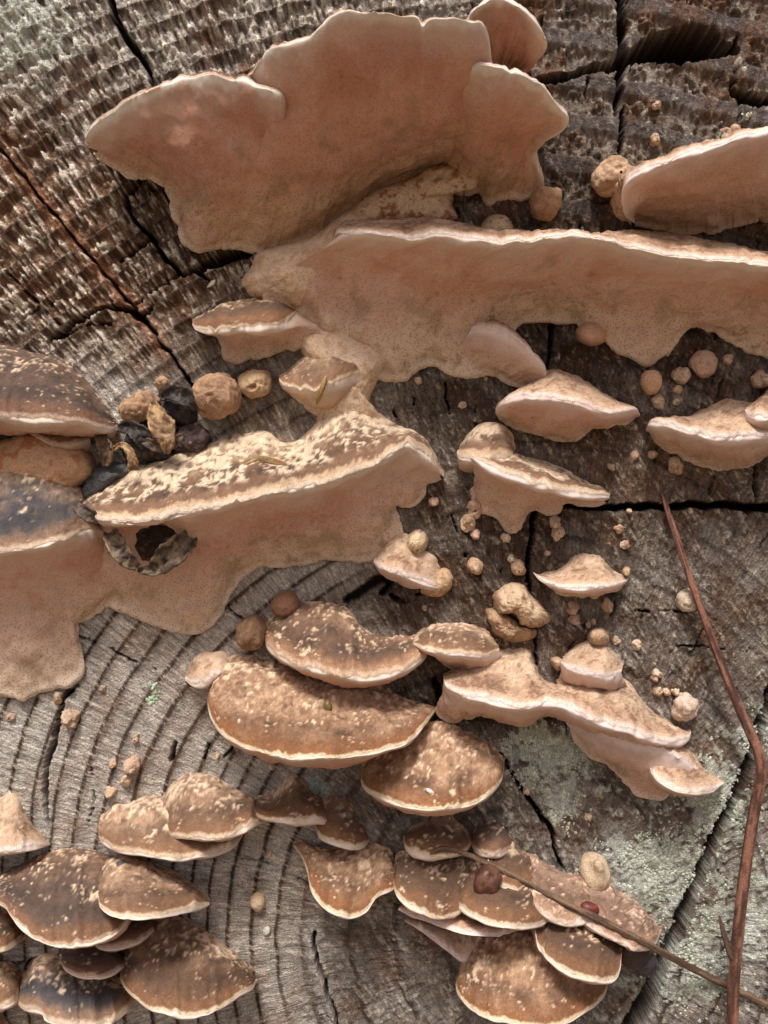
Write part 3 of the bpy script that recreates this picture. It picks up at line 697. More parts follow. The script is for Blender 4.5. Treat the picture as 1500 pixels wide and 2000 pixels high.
# crusty neck joining it to the shelf below
lump("crust", top_shelf, og, [(470, 556), (490, 520), (500, 492), (540, 478), (600, 462), (650, 430), (690, 405), (735, 430), (720, 470), (690, 520), (640, 570), (580, 605), (500, 585)], 92, power=2.0,
     colours=(lin(216, 186, 156), lin(194, 154, 116)), thr=0.2, tilt=(0.10, -0.05), noise_scale=30, mat=MAT_PORE, pore=0.7, rough=0.8)
lump("crust", top_shelf, og, [(700, 392), (740, 366), (800, 348), (850, 322), (905, 322), (938, 345), (930, 368), (892, 372), (884, 400), (890, 430), (800, 440), (690, 440), (672, 420)], 74, power=3.0, tilt=(0, -0.1), colours=(lin(218, 188, 154), lin(158, 106, 68)), thr=0.2, noise_scale=17)

# --- the long shelf running out of the right edge
long_shelf, og = F(900, 620, "long pink shelf fungus running off right beneath the largest shelf, straight white edge", [
    dict(A=[(640, 470, -4), (655, 440, -8), (700, 428, -8), (760, 424, -8), (830, 424, -8), (872, 428, -8), (895, 438, -8), (950, 446, -8), (1010, 452, -8), (1080, 470, -8), (1150, 468, -8), (1230, 452, -8), (1330, 462, -8), (1430, 482, -8), (1520, 500, -8), (1640, 515, -8), (1720, 535, -8), (1762, 560, -8)],
         R=[(652, 470, 100), (658, 454, 150), (672, 452, 172), (740, 458, 190), (800, 462, 200), (860, 464, 205), (920, 470, 205), (980, 474, 205), (1030, 470, 205), (1080, 468, 205), (1125, 464, 205), (1170, 468, 205), (1230, 478, 205), (1300, 490, 205), (1370, 500, 205), (1430, 505, 205), (1500, 516, 205), (1640, 530, 195), (1725, 545, 130), (1764, 566, 6)],
         M=[[(520, 560, 40), (560, 540, 60), (640, 530, 92), (740, 535, 110), (860, 545, 120), (980, 545, 120), (1080, 545, 115), (1180, 550, 110), (1300, 565, 110), (1420, 580, 110), (1520, 590, 110), (1640, 600, 105), (1720, 595, 65), (1762, 575, 2)],
            [(530, 620, 26), (580, 610, 34), (650, 600, 46), (740, 610, 55), (840, 620, 58), (940, 600, 52), (1020, 585, 50), (1090, 590, 46), (1190, 610, 46), (1300, 610, 46), (1420, 630, 46), (1520, 640, 46), (1640, 650, 44), (1715, 635, 24), (1760, 585, 0)]],
         B=[(560, 640, 0), (600, 660, 0), (625, 690, 0), (660, 700, 0), (700, 705, 0), (735, 738, 0), (765, 744, 0), (795, 748, 0), (822, 722, 0), (845, 716, 0), (880, 738, 0), (930, 738, 0), (975, 720, 0), (995, 672, 0), (1008, 636, 0), (1040, 628, 0), (1090, 630, 0), (1126, 632, 0), (1150, 655, 0), (1180, 662, 0), (1200, 688, 0), (1232, 698, 0), (1262, 714, 0), (1290, 700, 0), (1312, 680, 0), (1330, 640, 0), (1350, 634, 0), (1390, 648, 0), (1430, 672, 0), (1470, 690, 0), (1520, 700, 0), (1640, 710, 0), (1710, 680, 0), (1758, 595, -6)],
         lip=9, look='pale', bulge=0.05, lumps=[(545, 562, 22, 16), (612, 572, 26, 15), (575, 600, 14, -10), (640, 632, 18, 12), (720, 640, 26, 8), (690, 600, 22, -6), (760, 700, 26, 9), (1255, 670, 40, 16), (1152, 652, 18, 16), (800, 690, 40, 8), (860, 600, 50, -10)], wob=0.9),
    # ear-like lobe at its lower edge
    dict(R=[(920, 640, 40), (945, 634, 62), (985, 645, 80), (1020, 668, 88), (1048, 694, 84), (1066, 716, 68), (1062, 738, 46), (1040, 750, 24)],
         B=[(880, 700, 0), (910, 728, 4), (940, 738, 4), (965, 740, 4), (990, 748, 4), (1010, 756, 4), (1025, 756, 4), (1036, 752, 4)],
         A=[(925, 645, -8), (960, 645, -8), (985, 655, -8), (1005, 675, -8), (1020, 700, -8), (1035, 720, -8), (1040, 740, -8), (1040, 748, -8)], lip=9, look='pale', pore=PORE_PALE, bulge_b=0.06)])
lump("knob", long_shelf, og, [(940, 440), (955, 422), (980, 418), (998, 432), (1000, 456), (970, 464), (942, 456)], 70, colours=(lin(216, 190, 150), lin(96, 72, 58)), thr=0.32, noise_scale=14)
lump("knob", long_shelf, og, [(1124, 645), (1140, 628), (1165, 630), (1186, 648), (1182, 668), (1155, 676), (1130, 666)], 52, colours=(lin(206, 164, 136), lin(190, 146, 116)), mat=MAT_PORE, pore=0.3)

# --- little bracket on its left flank
F(500, 640, "small bracket with frosted brown top and thick white lip, left flank of the long shelf", [
    dict(A=[(378, 632), (400, 614), (425, 600), (470, 592), (530, 592), (565, 604), (580, 618)],
         R=[(376, 632, 40), (384, 640, 60), (420, 643, 84), (470, 643, 95), (520, 638, 92), (552, 630, 80), (572, 614, 50), (580, 606, 30)],
         M=[[(400, 642, 30), (425, 650, 45), (450, 660, 52), (490, 660, 55), (540, 655, 50), (580, 645, 40), (620, 640, 25)]],
         B=[(392, 644, 8), (420, 655, 4), (436, 680, 0), (440, 704, 0), (462, 712, 0), (490, 702, 0), (530, 698, 0), (575, 684, 0), (620, 660, 0)],
         lip=11, look='brown', lumps=[(480, 678, 16, -7)])])
F(640, 760, "small pointed tooth-like bracket with a pine needle across it, below the long shelf", [
    dict(A=[(545, 740, -6), (580, 716), (605, 700), (625, 690), (670, 690), (700, 700), (730, 720)],
         R=[(545, 742, 40), (556, 752, 58), (590, 758, 74), (625, 756, 80), (650, 750, 76), (680, 738, 60), (715, 724, 30)],
         B=[(548, 752, 6), (565, 768, 0), (592, 790, 0), (615, 805, 0), (650, 815, 0), (690, 800, 0), (722, 760, 0)],
         lip=9, look='tan', pore=dict(PORE, main=lin(196, 160, 124), warm=lin(170, 128, 90), stain=lin(110, 76, 52)))])

neck, og = fungus(670, 740, "tan granular neck joining the long shelf to the cream-crusted shelf below")
lump("neck", neck, og, [(580, 640), (640, 620), (720, 640), (760, 700), (738, 745), (722, 788), (752, 825), (700, 860), (640, 860), (618, 815), (628, 770), (606, 720), (590, 690)], 46, power=1.7, colours=(lin(218, 188, 158), lin(190, 152, 116)), thr=0.25, noise_scale=30, mat=MAT_PORE, pore=0.8, rough=0.9)

# --- right-hand shelf above the long one
F(1400, 440, "pale pink smooth shelf fungus with rounded left end resting above the long shelf", [
    dict(R=[(1240, 432, 60), (1222, 405, 110), (1217, 372, 140), (1226, 350, 160), (1255, 330, 190), (1300, 310, 215), (1350, 293, 232), (1410, 278, 240), (1470, 266, 245), (1530, 260, 245), (1640, 268, 225), (1705, 300, 150), (1742, 372, 6)],
         B=[(1242, 438, 6), (1255, 442, 6), (1275, 446, 6), (1310, 452, 6), (1350, 456, 6), (1395, 456, 6), (1440, 444, 6), (1490, 430, 6), (1560, 420, 6), (1600, 416, 6), (1640, 415, 6), (1700, 408, 4), (1738, 388, -4)],
         M=[[(1240, 424, 50), (1248, 408, 85), (1262, 398, 105), (1290, 390, 125), (1330, 385, 140), (1380, 380, 148), (1430, 372, 150), (1480, 365, 150), (1540, 355, 150), (1580, 352, 150), (1640, 350, 140), (1700, 362, 85), (1740, 380, 2)]],
         lip=13, slope=0.06, look='pale', pore=PORE_PALE)])

# --- eye-level brackets, right
F(1105, 800, "lens-shaped pale bracket with pinkish rim standing alone below the long shelf", [
    dict(A=[(968, 800), (1000, 778), (1035, 752), (1068, 728), (1090, 722), (1125, 735), (1160, 758), (1200, 782), (1248, 806)],
         R=[(968, 803, 20), (978, 790, 70), (1010, 780, 108), (1055, 777, 128), (1105, 783, 135), (1150, 794, 128), (1200, 800, 100), (1240, 800, 55), (1250, 810, 18)],
         B=[(970, 812, 0), (985, 826, 0), (1010, 842, 0), (1045, 852, 0), (1085, 860, 0), (1115, 863, 0), (1145, 848, 0), (1185, 832, 0), (1246, 818, 0)], lip=10, look='pale', pore=dict(PORE, margin=lin(226, 200, 190)), bulge=0.1)])
F(1420, 850, "lens-shaped pale bracket with lilac-white rim cut off by the right side, above long crack", [
    dict(A=[(1262, 840), (1300, 822), (1345, 815), (1375, 800), (1410, 780), (1440, 776), (1475, 784), (1520, 805), (1590, 835)],
         R=[(1262, 838, 20), (1270, 826, 66), (1300, 824, 100), (1345, 836, 120), (1400, 848, 130), (1450, 852, 130), (1510, 850, 115), (1560, 840, 80), (1595, 836, 20)],
         B=[(1268, 846, 0), (1285, 866, 0), (1320, 884, 0), (1345, 896, 0), (1380, 910, 0), (1425, 914, 0), (1462, 912, 0), (1490, 890, 0), (1530, 876, 0), (1590, 842, 0)], lip=11, look='pale', pore=PORE_PALE, bulge=0.06)])
F(1500, 790, "pinkish folded bracket tip half hidden at the right side above the lens-shaped bracket", [
    dict(A=[(1456, 800, 70), (1480, 778, 50), (1510, 755, 0), (1560, 750, 0), (1610, 770, 0)],
         R=[(1455, 802, 90), (1462, 812, 110), (1485, 815, 135), (1520, 812, 140), (1570, 805, 120), (1612, 785, 20)],
         lip=10, look='pale', pore=PORE_PALE)])
F(960, 900, "two-tiered bracket with cracked brown edge and knob on its left shoulder", [
    dict(A=[(914, 892), (960, 888), (1005, 885), (1030, 892), (1070, 905), (1105, 918), (1125, 935), (1150, 948), (1190, 966)],
         R=[(914, 890, 60), (930, 896, 95), (965, 912, 118), (1005, 930, 125), (1050, 948, 122), (1090, 957, 112), (1130, 962, 92), (1170, 966, 62), (1190, 970, 28)],
         M=[[(926, 925, 42), (940, 935, 62), (970, 945, 75), (1000, 955, 75), (1040, 962, 70), (1080, 968, 60), (1115, 972, 50), (1150, 975, 40), (1180, 978, 25)]],
         B=[(918, 960, 0), (922, 985, 0), (932, 1000, 0), (960, 1008, 0), (980, 1024, 0), (990, 1044, 0), (1012, 1040, 0), (1028, 1012, 0), (1045, 998, 0), (1072, 1010, 0), (1088, 1006, 0), (1098, 984, 0), (1130, 982, 0), (1160, 982, 0), (1186, 980, 0)],
         lip=10, look='crusty', pore=PORE_PALE, bulge=0.06),
    dict(A=[(893, 880, 0), (905, 856, 0), (930, 836, 0), (965, 830, 0), (992, 842, 0), (1003, 870, 0), (1000, 890, 0)],
         R=[(892, 884, 40), (900, 894, 62), (925, 896, 80), (955, 896, 88), (985, 895, 70), (1002, 888, 40)], lip=9, look='crusty', bulge=0.3)])
F(1140, 1110, "small hat-shaped tan bracket with thin white brim on bare wood", [
    dict(A=[(1045, 1118), (1075, 1108), (1098, 1096), (1112, 1078), (1128, 1066), (1152, 1066), (1170, 1066), (1184, 1076), (1188, 1098), (1204, 1118), (1225, 1132)],
         R=[(1042, 1118, 25), (1055, 1130, 55), (1085, 1142, 82), (1120, 1149, 95), (1155, 1150, 95), (1190, 1145, 76), (1215, 1138, 45), (1226, 1132, 22)],
         B=[(1048, 1125, 0), (1075, 1145, 0), (1095, 1156, 0), (1125, 1160, 0), (1150, 1163, 0), (1165, 1168, 0), (1175, 1156, 0), (1200, 1148, 0), (1222, 1138, 0)],
         lip=7, look='pale', pore=PORE_PALE, bulge=-0.12)])
o_, og = F(800, 1100, "small tan bracket hanging under the right end of the cream-crusted shelf", [
    dict(A=[(732, 1095, 0), (745, 1075, 10), (765, 1050, 10), (790, 1042, 10), (820, 1068, 10), (845, 1090, 5), (862, 1120, 0)],
         R=[(730, 1096, 40), (742, 1108, 62), (775, 1122, 76), (810, 1135, 72), (842, 1146, 52), (862, 1148, 30)], lip=7, look='pale', pore=PORE_PALE)])
lump("knob", o_, og, [(790, 1062), (800, 1042), (820, 1034), (836, 1050), (832, 1074), (812, 1086), (795, 1078)], 62, colours=(lin(216, 188, 150), lin(110, 82, 66)), thr=0.3, noise_scale=12)
lump("knob", o_, og, [(820, 1150), (845, 1120), (870, 1108), (886, 1122), (882, 1148), (860, 1166), (832, 1164)], 40, colours=(lin(208, 172, 132), lin(168, 124, 84)), noise_scale=12)

# --- cream-crusted shelf, middle left
cream_shelf, og = F(480, 960, "broad shelf fungus with cream flaking crust on top, sweeping left to right beside black rot", [
    dict(A=[(158, 985, -2), (190, 950, -8), (225, 925, -8), (275, 900, -8), (340, 880, -8), (400, 868, -8), (450, 848, -8), (510, 848, -8), (550, 864, -8), (590, 858, -8), (625, 815, -8), (660, 790, -8), (705, 792, -8), (742, 808, -8), (775, 830, -8), (812, 850, -8), (845, 885, -8), (868, 925, -8)],
         R=[(157, 990, 90), (172, 1000, 120), (215, 1012, 150), (262, 1018, 165), (310, 1014, 175), (365, 1004, 180), (430, 990, 182), (500, 972, 180), (570, 955, 176), (640, 938, 168), (700, 916, 155), (752, 892, 135), (792, 872, 110), (820, 880, 85), (845, 905, 55), (868, 930, 25)],
         M=[[(190, 1020, 60), (230, 1040, 92), (290, 1045, 110), (360, 1035, 115), (440, 1025, 115), (520, 1010, 112), (600, 995, 108), (680, 970, 98), (740, 945, 84), (790, 925, 60), (830, 922, 36), (860, 928, 20)],
            [(160, 1080, 50), (240, 1110, 62), (320, 1120, 66), (400, 1110, 66), (470, 1070, 60), (560, 1050, 58), (640, 1040, 56), (710, 1020, 50), (755, 990, 42), (800, 960, 30), (830, 945, 18), (862, 935, 8)]],
         B=[(90, 1200, 0), (160, 1212, 0), (188, 1194, 0), (208, 1180, 0), (240, 1192, 0), (275, 1208, 0), (320, 1228, 0), (360, 1236, 0), (398, 1230, 0), (425, 1205, 0), (446, 1170, 0), (478, 1128, 0), (520, 1108, 0), (580, 1106, 0), (640, 1096, 0), (700, 1100, 0), (745, 1088, 0), (785, 1060, 0), (786, 1030, 0), (768, 1000, 0), (772, 982, 0), (815, 985, 0), (832, 968, 0), (828, 940, 0), (866, 935, 0)],
         lip=10, look='crusty', bulge=0.10, lumps=[(690, 1000, 26, -9), (730, 1010, 36, 8), (520, 855, 30, 8), (800, 960, 24, 10), (380, 1180, 45, 6), (300, 1058, 46, -34)], wob=1.2)])
# the shelf left of it, running out of the frame
left_shelf, og = F(60, 1040, "flat shelf running off left, cream crust over a blue-black band, black rot beside it", [
    dict(A=[(-262, 984, -8), (-205, 910, -8), (-140, 880, -8), (-60, 870, -8), (0, 868, -8), (70, 875, -8), (120, 900, -8), (165, 945, -8), (185, 985, -8)],
         R=[(-264, 990, 6), (-250, 1030, 60), (-205, 1068, 115), (-140, 1080, 150), (-60, 1082, 160), (0, 1079, 165), (60, 1072, 162), (110, 1058, 150), (150, 1042, 125), (178, 1036, 95), (205, 1040, 60)],
         M=[[(-262, 1000, 4), (-205, 1095, 75), (-140, 1110, 100), (-60, 1112, 105), (0, 1110, 108), (70, 1105, 104), (120, 1095, 96), (165, 1085, 80), (205, 1085, 54), (240, 1090, 20)],
            [(-262, 1015, 2), (-205, 1165, 34), (-140, 1190, 46), (-60, 1195, 46), (0, 1200, 46), (50, 1200, 44), (100, 1195, 40), (150, 1180, 40), (200, 1160, 26), (240, 1140, 6)]],
         B=[(-262, 1030, -6), (-240, 1200, 0), (-200, 1340, 0), (-140, 1370, 0), (-60, 1365, 0), (0, 1360, 0), (40, 1366, 0), (70, 1355, 0), (110, 1345, 0), (145, 1335, 0), (163, 1308, 0), (158, 1275, 0), (148, 1245, 0), (158, 1215, 0), (200, 1185, -6), (250, 1160, -10)],
         lip=8, look='blue', lumps=[(90, 910, 50, 12), (30, 1185, 36, -12), (40, 1240, 60, 14)], wob=1.0)])
lump("crust", left_shelf, og, [(-60, 880), (0, 858), (60, 838), (120, 850), (168, 880), (190, 915), (180, 940), (140, 962), (60, 975), (-60, 985)], 92, colours=(lin(206, 160, 120), lin(176, 116, 76)), thr=0.15, noise_scale=34, cells=16, power=2.6)
F(60, 760, "dark zoned shelf with pale peeling flecks and broad pinkish lip, running off left", [
    dict(A=[(-262, 704), (-205, 650), (-140, 625), (-60, 640), (0, 668), (50, 688), (100, 692), (145, 722), (180, 758), (205, 795), (228, 832)],
         R=[(-264, 708, 6), (-250, 745, 60), (-205, 782, 120), (-140, 800, 160), (-60, 806, 165), (0, 808, 165), (60, 814, 160), (120, 818, 146), (165, 822, 122), (200, 832, 90), (222, 838, 55), (230, 834, 25)],
         lip=13, look='dark', bulge=0.16, slope_b=0.05)])
F(110, 850, "small shaded brown bracket tucked under the dark zoned shelf", [
    dict(A=[(36, 830), (60, 815), (110, 805), (150, 815), (178, 840)],
         R=[(34, 822, 30), (60, 845, 66), (95, 862, 82), (140, 866, 78), (176, 858, 30)], lip=5, look='dark')])

# --- brackets seen from above, lower half
def topcap(x, y, label, A, R, dm, look, **k):
    return F(x, y, label, [dict(A=A, R=R, dm=dm, look=look, **k)])

topcap(680, 1250, "brown cap with cream flecks and thick pale rim stacked on a wider cap",
       [(516, 1232), (530, 1212), (558, 1196), (585, 1180), (620, 1177), (655, 1180), (685, 1196), (712, 1228), (750, 1240), (795, 1242), (826, 1258)],
       [(515, 1240), (524, 1264), (552, 1288), (600, 1308), (650, 1318), (705, 1322), (760, 1316), (800, 1302), (828, 1282), (836, 1262)], 165, 'fleck', lip=11)
topcap(620, 1330, "widest brown cap, half-moon with thin cream edge, a flecked cap stacked on it",
       [(410, 1330), (420, 1306), (440, 1284), (480, 1278), (540, 1290), (620, 1310), (700, 1320), (760, 1345), (800, 1365), (850, 1380)],
       [(408, 1345), (406, 1378), (416, 1408), (440, 1438), (480, 1458), (530, 1470), (600, 1480), (660, 1478), (720, 1470), (768, 1458), (805, 1438), (832, 1408), (853, 1384)], 240, 'rust', lip=7, bulge=0.14)
F(400, 1305, "small pinkish knob-like lobe at the left shoulder of the widest cap", [
    dict(A=[(362, 1325, 0), (375, 1295, 0), (400, 1274, 0), (440, 1278, 0), (455, 1300, 0)], R=[(362, 1328, 20), (378, 1338, 45), (402, 1336, 60), (420, 1320, 60), (450, 1310, 30)], lip=8, look='pale', bulge=0.3)])
topcap(850, 1450, "rust-brown fan cap with thin cream edge, tucked below the widest cap",
       [(706, 1500), (720, 1475), (752, 1440), (800, 1415), (850, 1408), (905, 1425), (950, 1450), (984, 1490)],
       [(705, 1505), (708, 1530), (735, 1556), (785, 1576), (845, 1584), (905, 1576), (950, 1554), (978, 1522), (985, 1495)], 175, 'rust', lip=7)
topcap(850, 1600, "little brown cap with broad lilac-white rim just under the rust-brown fan cap",
       [(790, 1630), (805, 1608), (832, 1592), (845, 1570), (880, 1570), (890, 1592), (912, 1615), (926, 1640)],
       [(788, 1632), (792, 1652), (815, 1666), (845, 1671), (880, 1668), (908, 1660), (926, 1642)], 95, 'brown', lip=12, bulge=0.02)
# cascade on the right
o_, og = F(1050, 1330, "cascading pale orange-cream bracket with white wavy rim stepping down right", [
    dict(A=[(868, 1318), (885, 1300), (900, 1280), (930, 1262), (975, 1258), (1035, 1258), (1046, 1290), (1058, 1318), (1082, 1330), (1120, 1318), (1180, 1310), (1225, 1330), (1262, 1375), (1300, 1402), (1345, 1430)],
         R=[(866, 1322, 60), (872, 1340, 95), (905, 1354, 125), (945, 1368, 145), (985, 1380, 155), (1025, 1382, 155), (1065, 1374, 150), (1098, 1374, 150), (1135, 1392, 152), (1180, 1412, 150), (1230, 1430, 138), (1280, 1444, 115), (1322, 1450, 85), (1345, 1442, 55), (1350, 1430, 30)],
         B=[(854, 1385, 0), (862, 1398, 0), (885, 1402, 0), (910, 1395, 0), (945, 1392, 0), (985, 1408, 4), (1015, 1414, 4), (1045, 1402, 4), (1075, 1394, 6), (1108, 1408, 8), (1150, 1424, 10), (1200, 1440, 10), (1250, 1450, 10), (1300, 1456, 10), (1340, 1446, 6)],
         lip=10, look='pale', pore=PORE_PALE, bulge=0.02, wob=1.3)])
lump("old_knob", o_, og, [(856, 1375), (872, 1350), (900, 1355), (925, 1375), (910, 1398), (880, 1404), (860, 1396)], 40, colours=(lin(200, 172, 146), lin(60, 48, 42)), thr=0.1, noise_scale=14)
F(880, 1235, "low brown humped cap bridging the flecked cap and the pale cascade", [
    dict(A=[(800, 1250), (825, 1228), (865, 1216), (915, 1218), (950, 1232), (972, 1262)],
         R=[(808, 1258, 60), (830, 1268, 95), (870, 1274, 110), (915, 1278, 110), (950, 1280, 85), (975, 1270, 40)], lip=8, look='tan',
         B=[(810, 1265, 0), (850, 1280, 0), (880, 1300, 0), (920, 1310, 0), (960, 1300, 0), (985, 1285, 0)], pore=PORE_PALE)])
o_, og = F(1145, 1290, "small tiered cone-shaped tan bracket sitting on the pale cascade", [
    dict(A=[(1098, 1290), (1115, 1268), (1138, 1252), (1165, 1250), (1185, 1262), (1200, 1285), (1214, 1305)],
         R=[(1096, 1294, 60), (1108, 1304, 88), (1135, 1312, 104), (1165, 1318, 108), (1195, 1322, 92), (1214, 1312, 55)],
         B=[(1085, 1330, 0), (1098, 1345, 20), (1130, 1350, 30), (1165, 1352, 30), (1200, 1350, 20), (1225, 1340, 0)], lip=8, look='pale', pore=dict(PORE_PALE, tan=lin(216, 178, 148)))])
lump("knob", o_, og, [(1148, 1252), (1150, 1236), (1162, 1226), (1180, 1228), (1190, 1242), (1184, 1260), (1162, 1264)], 70, colours=(lin(206, 172, 140), lin(176, 138, 108)), noise_scale=10, cells=12)
lump("knob", o_, og, [(1074, 1290), (1086, 1282), (1102, 1290), (1104, 1304), (1088, 1310)], 45, colours=(lin(206, 172, 140), lin(176, 138, 108)), noise_scale=10)
# sheet hanging under the cascade
o_, og = fungus(1230, 1480, "smooth greyish-pink hanging pore sheet beneath the pale cascade")
lobe(o_, og, R=[(1100, 1400, 36), (1160, 1425, 62), (1220, 1442, 82), (1280, 1455, 90), (1330, 1480, 80), (1380, 1520, 40)],
     A=[(1105, 1395, -8), (1160, 1405, -8), (1220, 1420, -8), (1280, 1440, -8), (1340, 1470, -8), (1380, 1510, -8)],
     M=[[(1112, 1425, 42), (1150, 1450, 62), (1205, 1480, 72), (1265, 1505, 72), (1310, 1525, 62), (1372, 1540, 34)]],
     B=[(1114, 1426, 26), (1124, 1448, 26), (1150, 1474, 26), (1185, 1494, 26), (1214, 1514, 26), (1232, 1540, 26), (1258, 1560, 24), (1290, 1564, 22), (1308, 1552, 22), (1325, 1546, 20), (1352, 1550, 16), (1368, 1542, 12)], lip=5, look='pale', pore=PORE_PALE, bulge_b=0.05)
topcap(1320, 1480, "small fan cap with orange-tan middle and bright white edge at the cascade's foot",
       [(1270, 1490), (1276, 1462), (1290, 1442), (1325, 1450), (1352, 1476), (1380, 1498), (1412, 1526)],
       [(1268, 1492, 70), (1274, 1510, 92), (1295, 1530, 108), (1325, 1545, 112), (1360, 1550, 98), (1390, 1545, 70), (1413, 1530, 34)], 100, 'pale', lip=6)

# lower left group
topcap(330, 1620, "long brown cap with lumpy tan top lying partly under another cap",
       [(193, 1620), (205, 1592), (228, 1572), (250, 1566), (275, 1556), (320, 1560), (380, 1580), (430, 1600), (474, 1628)],
       [(192, 1625), (200, 1646), (228, 1660), (270, 1668), (325, 1673), (380, 1672), (425, 1664), (458, 1648), (475, 1630)], 120, 'tan', lip=8)
topcap(400, 1560, "rounded brown cap with tan crown lying over the long lumpy cap",
       [(314, 1600), (320, 1562), (345, 1522), (375, 1510), (410, 1514), (440, 1528), (470, 1545), (500, 1560), (526, 1600)],
       [(312, 1606), (322, 1624), (350, 1634), (395, 1638), (435, 1634), (470, 1622), (500, 1606), (528, 1602)], 135, 'tan', lip=9)
topcap(560, 1550, "brown cap with pointed crown and pale lilac rim between two caps",
       [(484, 1570), (505, 1550), (540, 1540), (556, 1516), (575, 1503), (596, 1520), (610, 1542), (640, 1560), (650, 1580)],
       [(484, 1576), (502, 1592), (540, 1602), (580, 1606), (615, 1600), (640, 1604, 60), (652, 1586)], 105, 'brown', lip=10, bulge=0.0)
topcap(660, 1600, "small drooping brown cap with lilac rim right of the pointed-crown cap",
       [(616, 1600), (626, 1570), (645, 1550), (672, 1552), (692, 1578), (708, 1608), (722, 1640)],
       [(615, 1608), (625, 1632), (650, 1646), (680, 1654), (708, 1652), (722, 1640)], 95, 'brown', lip=10)
topcap(680, 1680, "square-shouldered reddish-brown cap with dark zone and cream edge",
       [(576, 1650), (590, 1640), (615, 1648), (660, 1655), (710, 1650), (755, 1652), (775, 1680)],
       [(574, 1652, 8), (590, 1672, 40), (600, 1700, 80), (608, 1735, 120), (626, 1765, 145), (655, 1786, 155), (685, 1790, 155), (715, 1778, 140), (735, 1752, 115), (760, 1742, 90), (778, 1730, 60)], 140, 'rust', lip=6)
topcap(840, 1680, "brown cap spotted with tan granules left of the shiny brown seed",
       [(772, 1690), (780, 1660), (820, 1655), (870, 1660), (915, 1675), (930, 1700)],
       [(770, 1700), (770, 1735), (785, 1760), (815, 1778), (850, 1790), (885, 1788), (905, 1772), (915, 1740)], 150, 'brown', lip=7)
topcap(990, 1690, "brown cap carrying the shiny brown seed, dried stem across it",
       [(890, 1720), (905, 1690), (940, 1665), (990, 1670), (1040, 1690), (1080, 1720), (1096, 1760)],
       [(884, 1735), (892, 1765), (920, 1785), (960, 1802), (1005, 1812), (1045, 1806), (1075, 1790), (1096, 1765)], 170, 'brown', lip=8)
F(1120, 1700, "pinkish-brown granular bracket of overlapping lobes sloping right under the thin stem", [
  dict(A=[(1120, 1720), (1150, 1708), (1200, 1735), (1250, 1768), (1288, 1812)], R=[(1112, 1740, 40), (1130, 1785, 90), (1165, 1815, 116), (1205, 1836, 122), (1245, 1848, 112), (1276, 1843, 80), (1292, 1818, 24)], look='pinkish', lip=9, bulge=0.24, rough=1.3, wob=1.5),
  dict(A=[(1010, 1680), (1040, 1666), (1090, 1690), (1135, 1712), (1170, 1750)], R=[(1008, 1700, 50), (1030, 1750, 100), (1065, 1785, 122), (1105, 1800, 128), (1145, 1796, 110), (1172, 1770, 50)], look='pinkish', lip=9, bulge=0.24, rough=1.3, wob=1.5),
  dict(A=[(925, 1655), (945, 1628), (975, 1632), (1020, 1660), (1055, 1690)], R=[(925, 1668, 30), (945, 1705, 80), (980, 1730, 104), (1020, 1738, 104), (1050, 1722, 70), (1060, 1700, 24)], look='brown', lip=9, bulge=0.24, rough=1.3, wob=1.5)])
topcap(960, 1630, "small dark humped lobe with cream rim right of the lilac-rimmed cap",
       [(920, 1635), (935, 1612), (965, 1605), (990, 1620), (1005, 1645)], [(918, 1642), (930, 1662), (960, 1670), (985, 1665), (1006, 1650)], 75, 'dark', lip=9)
F(880, 1800, "thin pale bracket edges peeping out beneath the spotted cap", [
    dict(A=[(790, 1770), (850, 1775), (920, 1780), (1000, 1790)], R=[(778, 1775, 50), (800, 1782, 70), (850, 1800, 110), (900, 1818, 130), (960, 1825, 130), (1010, 1815, 90)], lip=6, look='pale', pore=PORE_PALE),
    dict(A=[(800, 1790), (840, 1800), (880, 1805), (930, 1800)], R=[(790, 1798, 20), (830, 1820, 40), (870, 1850, 52), (900, 1876, 52), (925, 1870, 40), (940, 1830, 20)], lip=5, look='pale', pore=PORE_PALE)])
topcap(1040, 1850, "large fan cap, granular yellow-brown with thin wavy edge, lowest right of the group",
       [(900, 1890), (915, 1850), (940, 1822), (1000, 1800), (1070, 1800), (1130, 1830), (1180, 1870)],
       [(893, 1905), (892, 1928), (912, 1960), (950, 1985), (1000, 1998), (1060, 2003), (1110, 1995), (1150, 1970), (1180, 1945), (1188, 1920)], 205, 'rust', lip=5, bulge=0.16)
topcap(1140, 1800, "oval dark brown cap with grey-white double edge beside the dark seeds",
       [(1050, 1800), (1072, 1775), (1110, 1765), (1150, 1775), (1190, 1800), (1212, 1840)],
       [(1045, 1815, 120), (1052, 1845, 150), (1078, 1878, 175), (1115, 1902, 185), (1155, 1914, 180), (1190, 1915, 165), (1210, 1895, 140), (1214, 1860, 100)], 170, 'brown', lip=7)
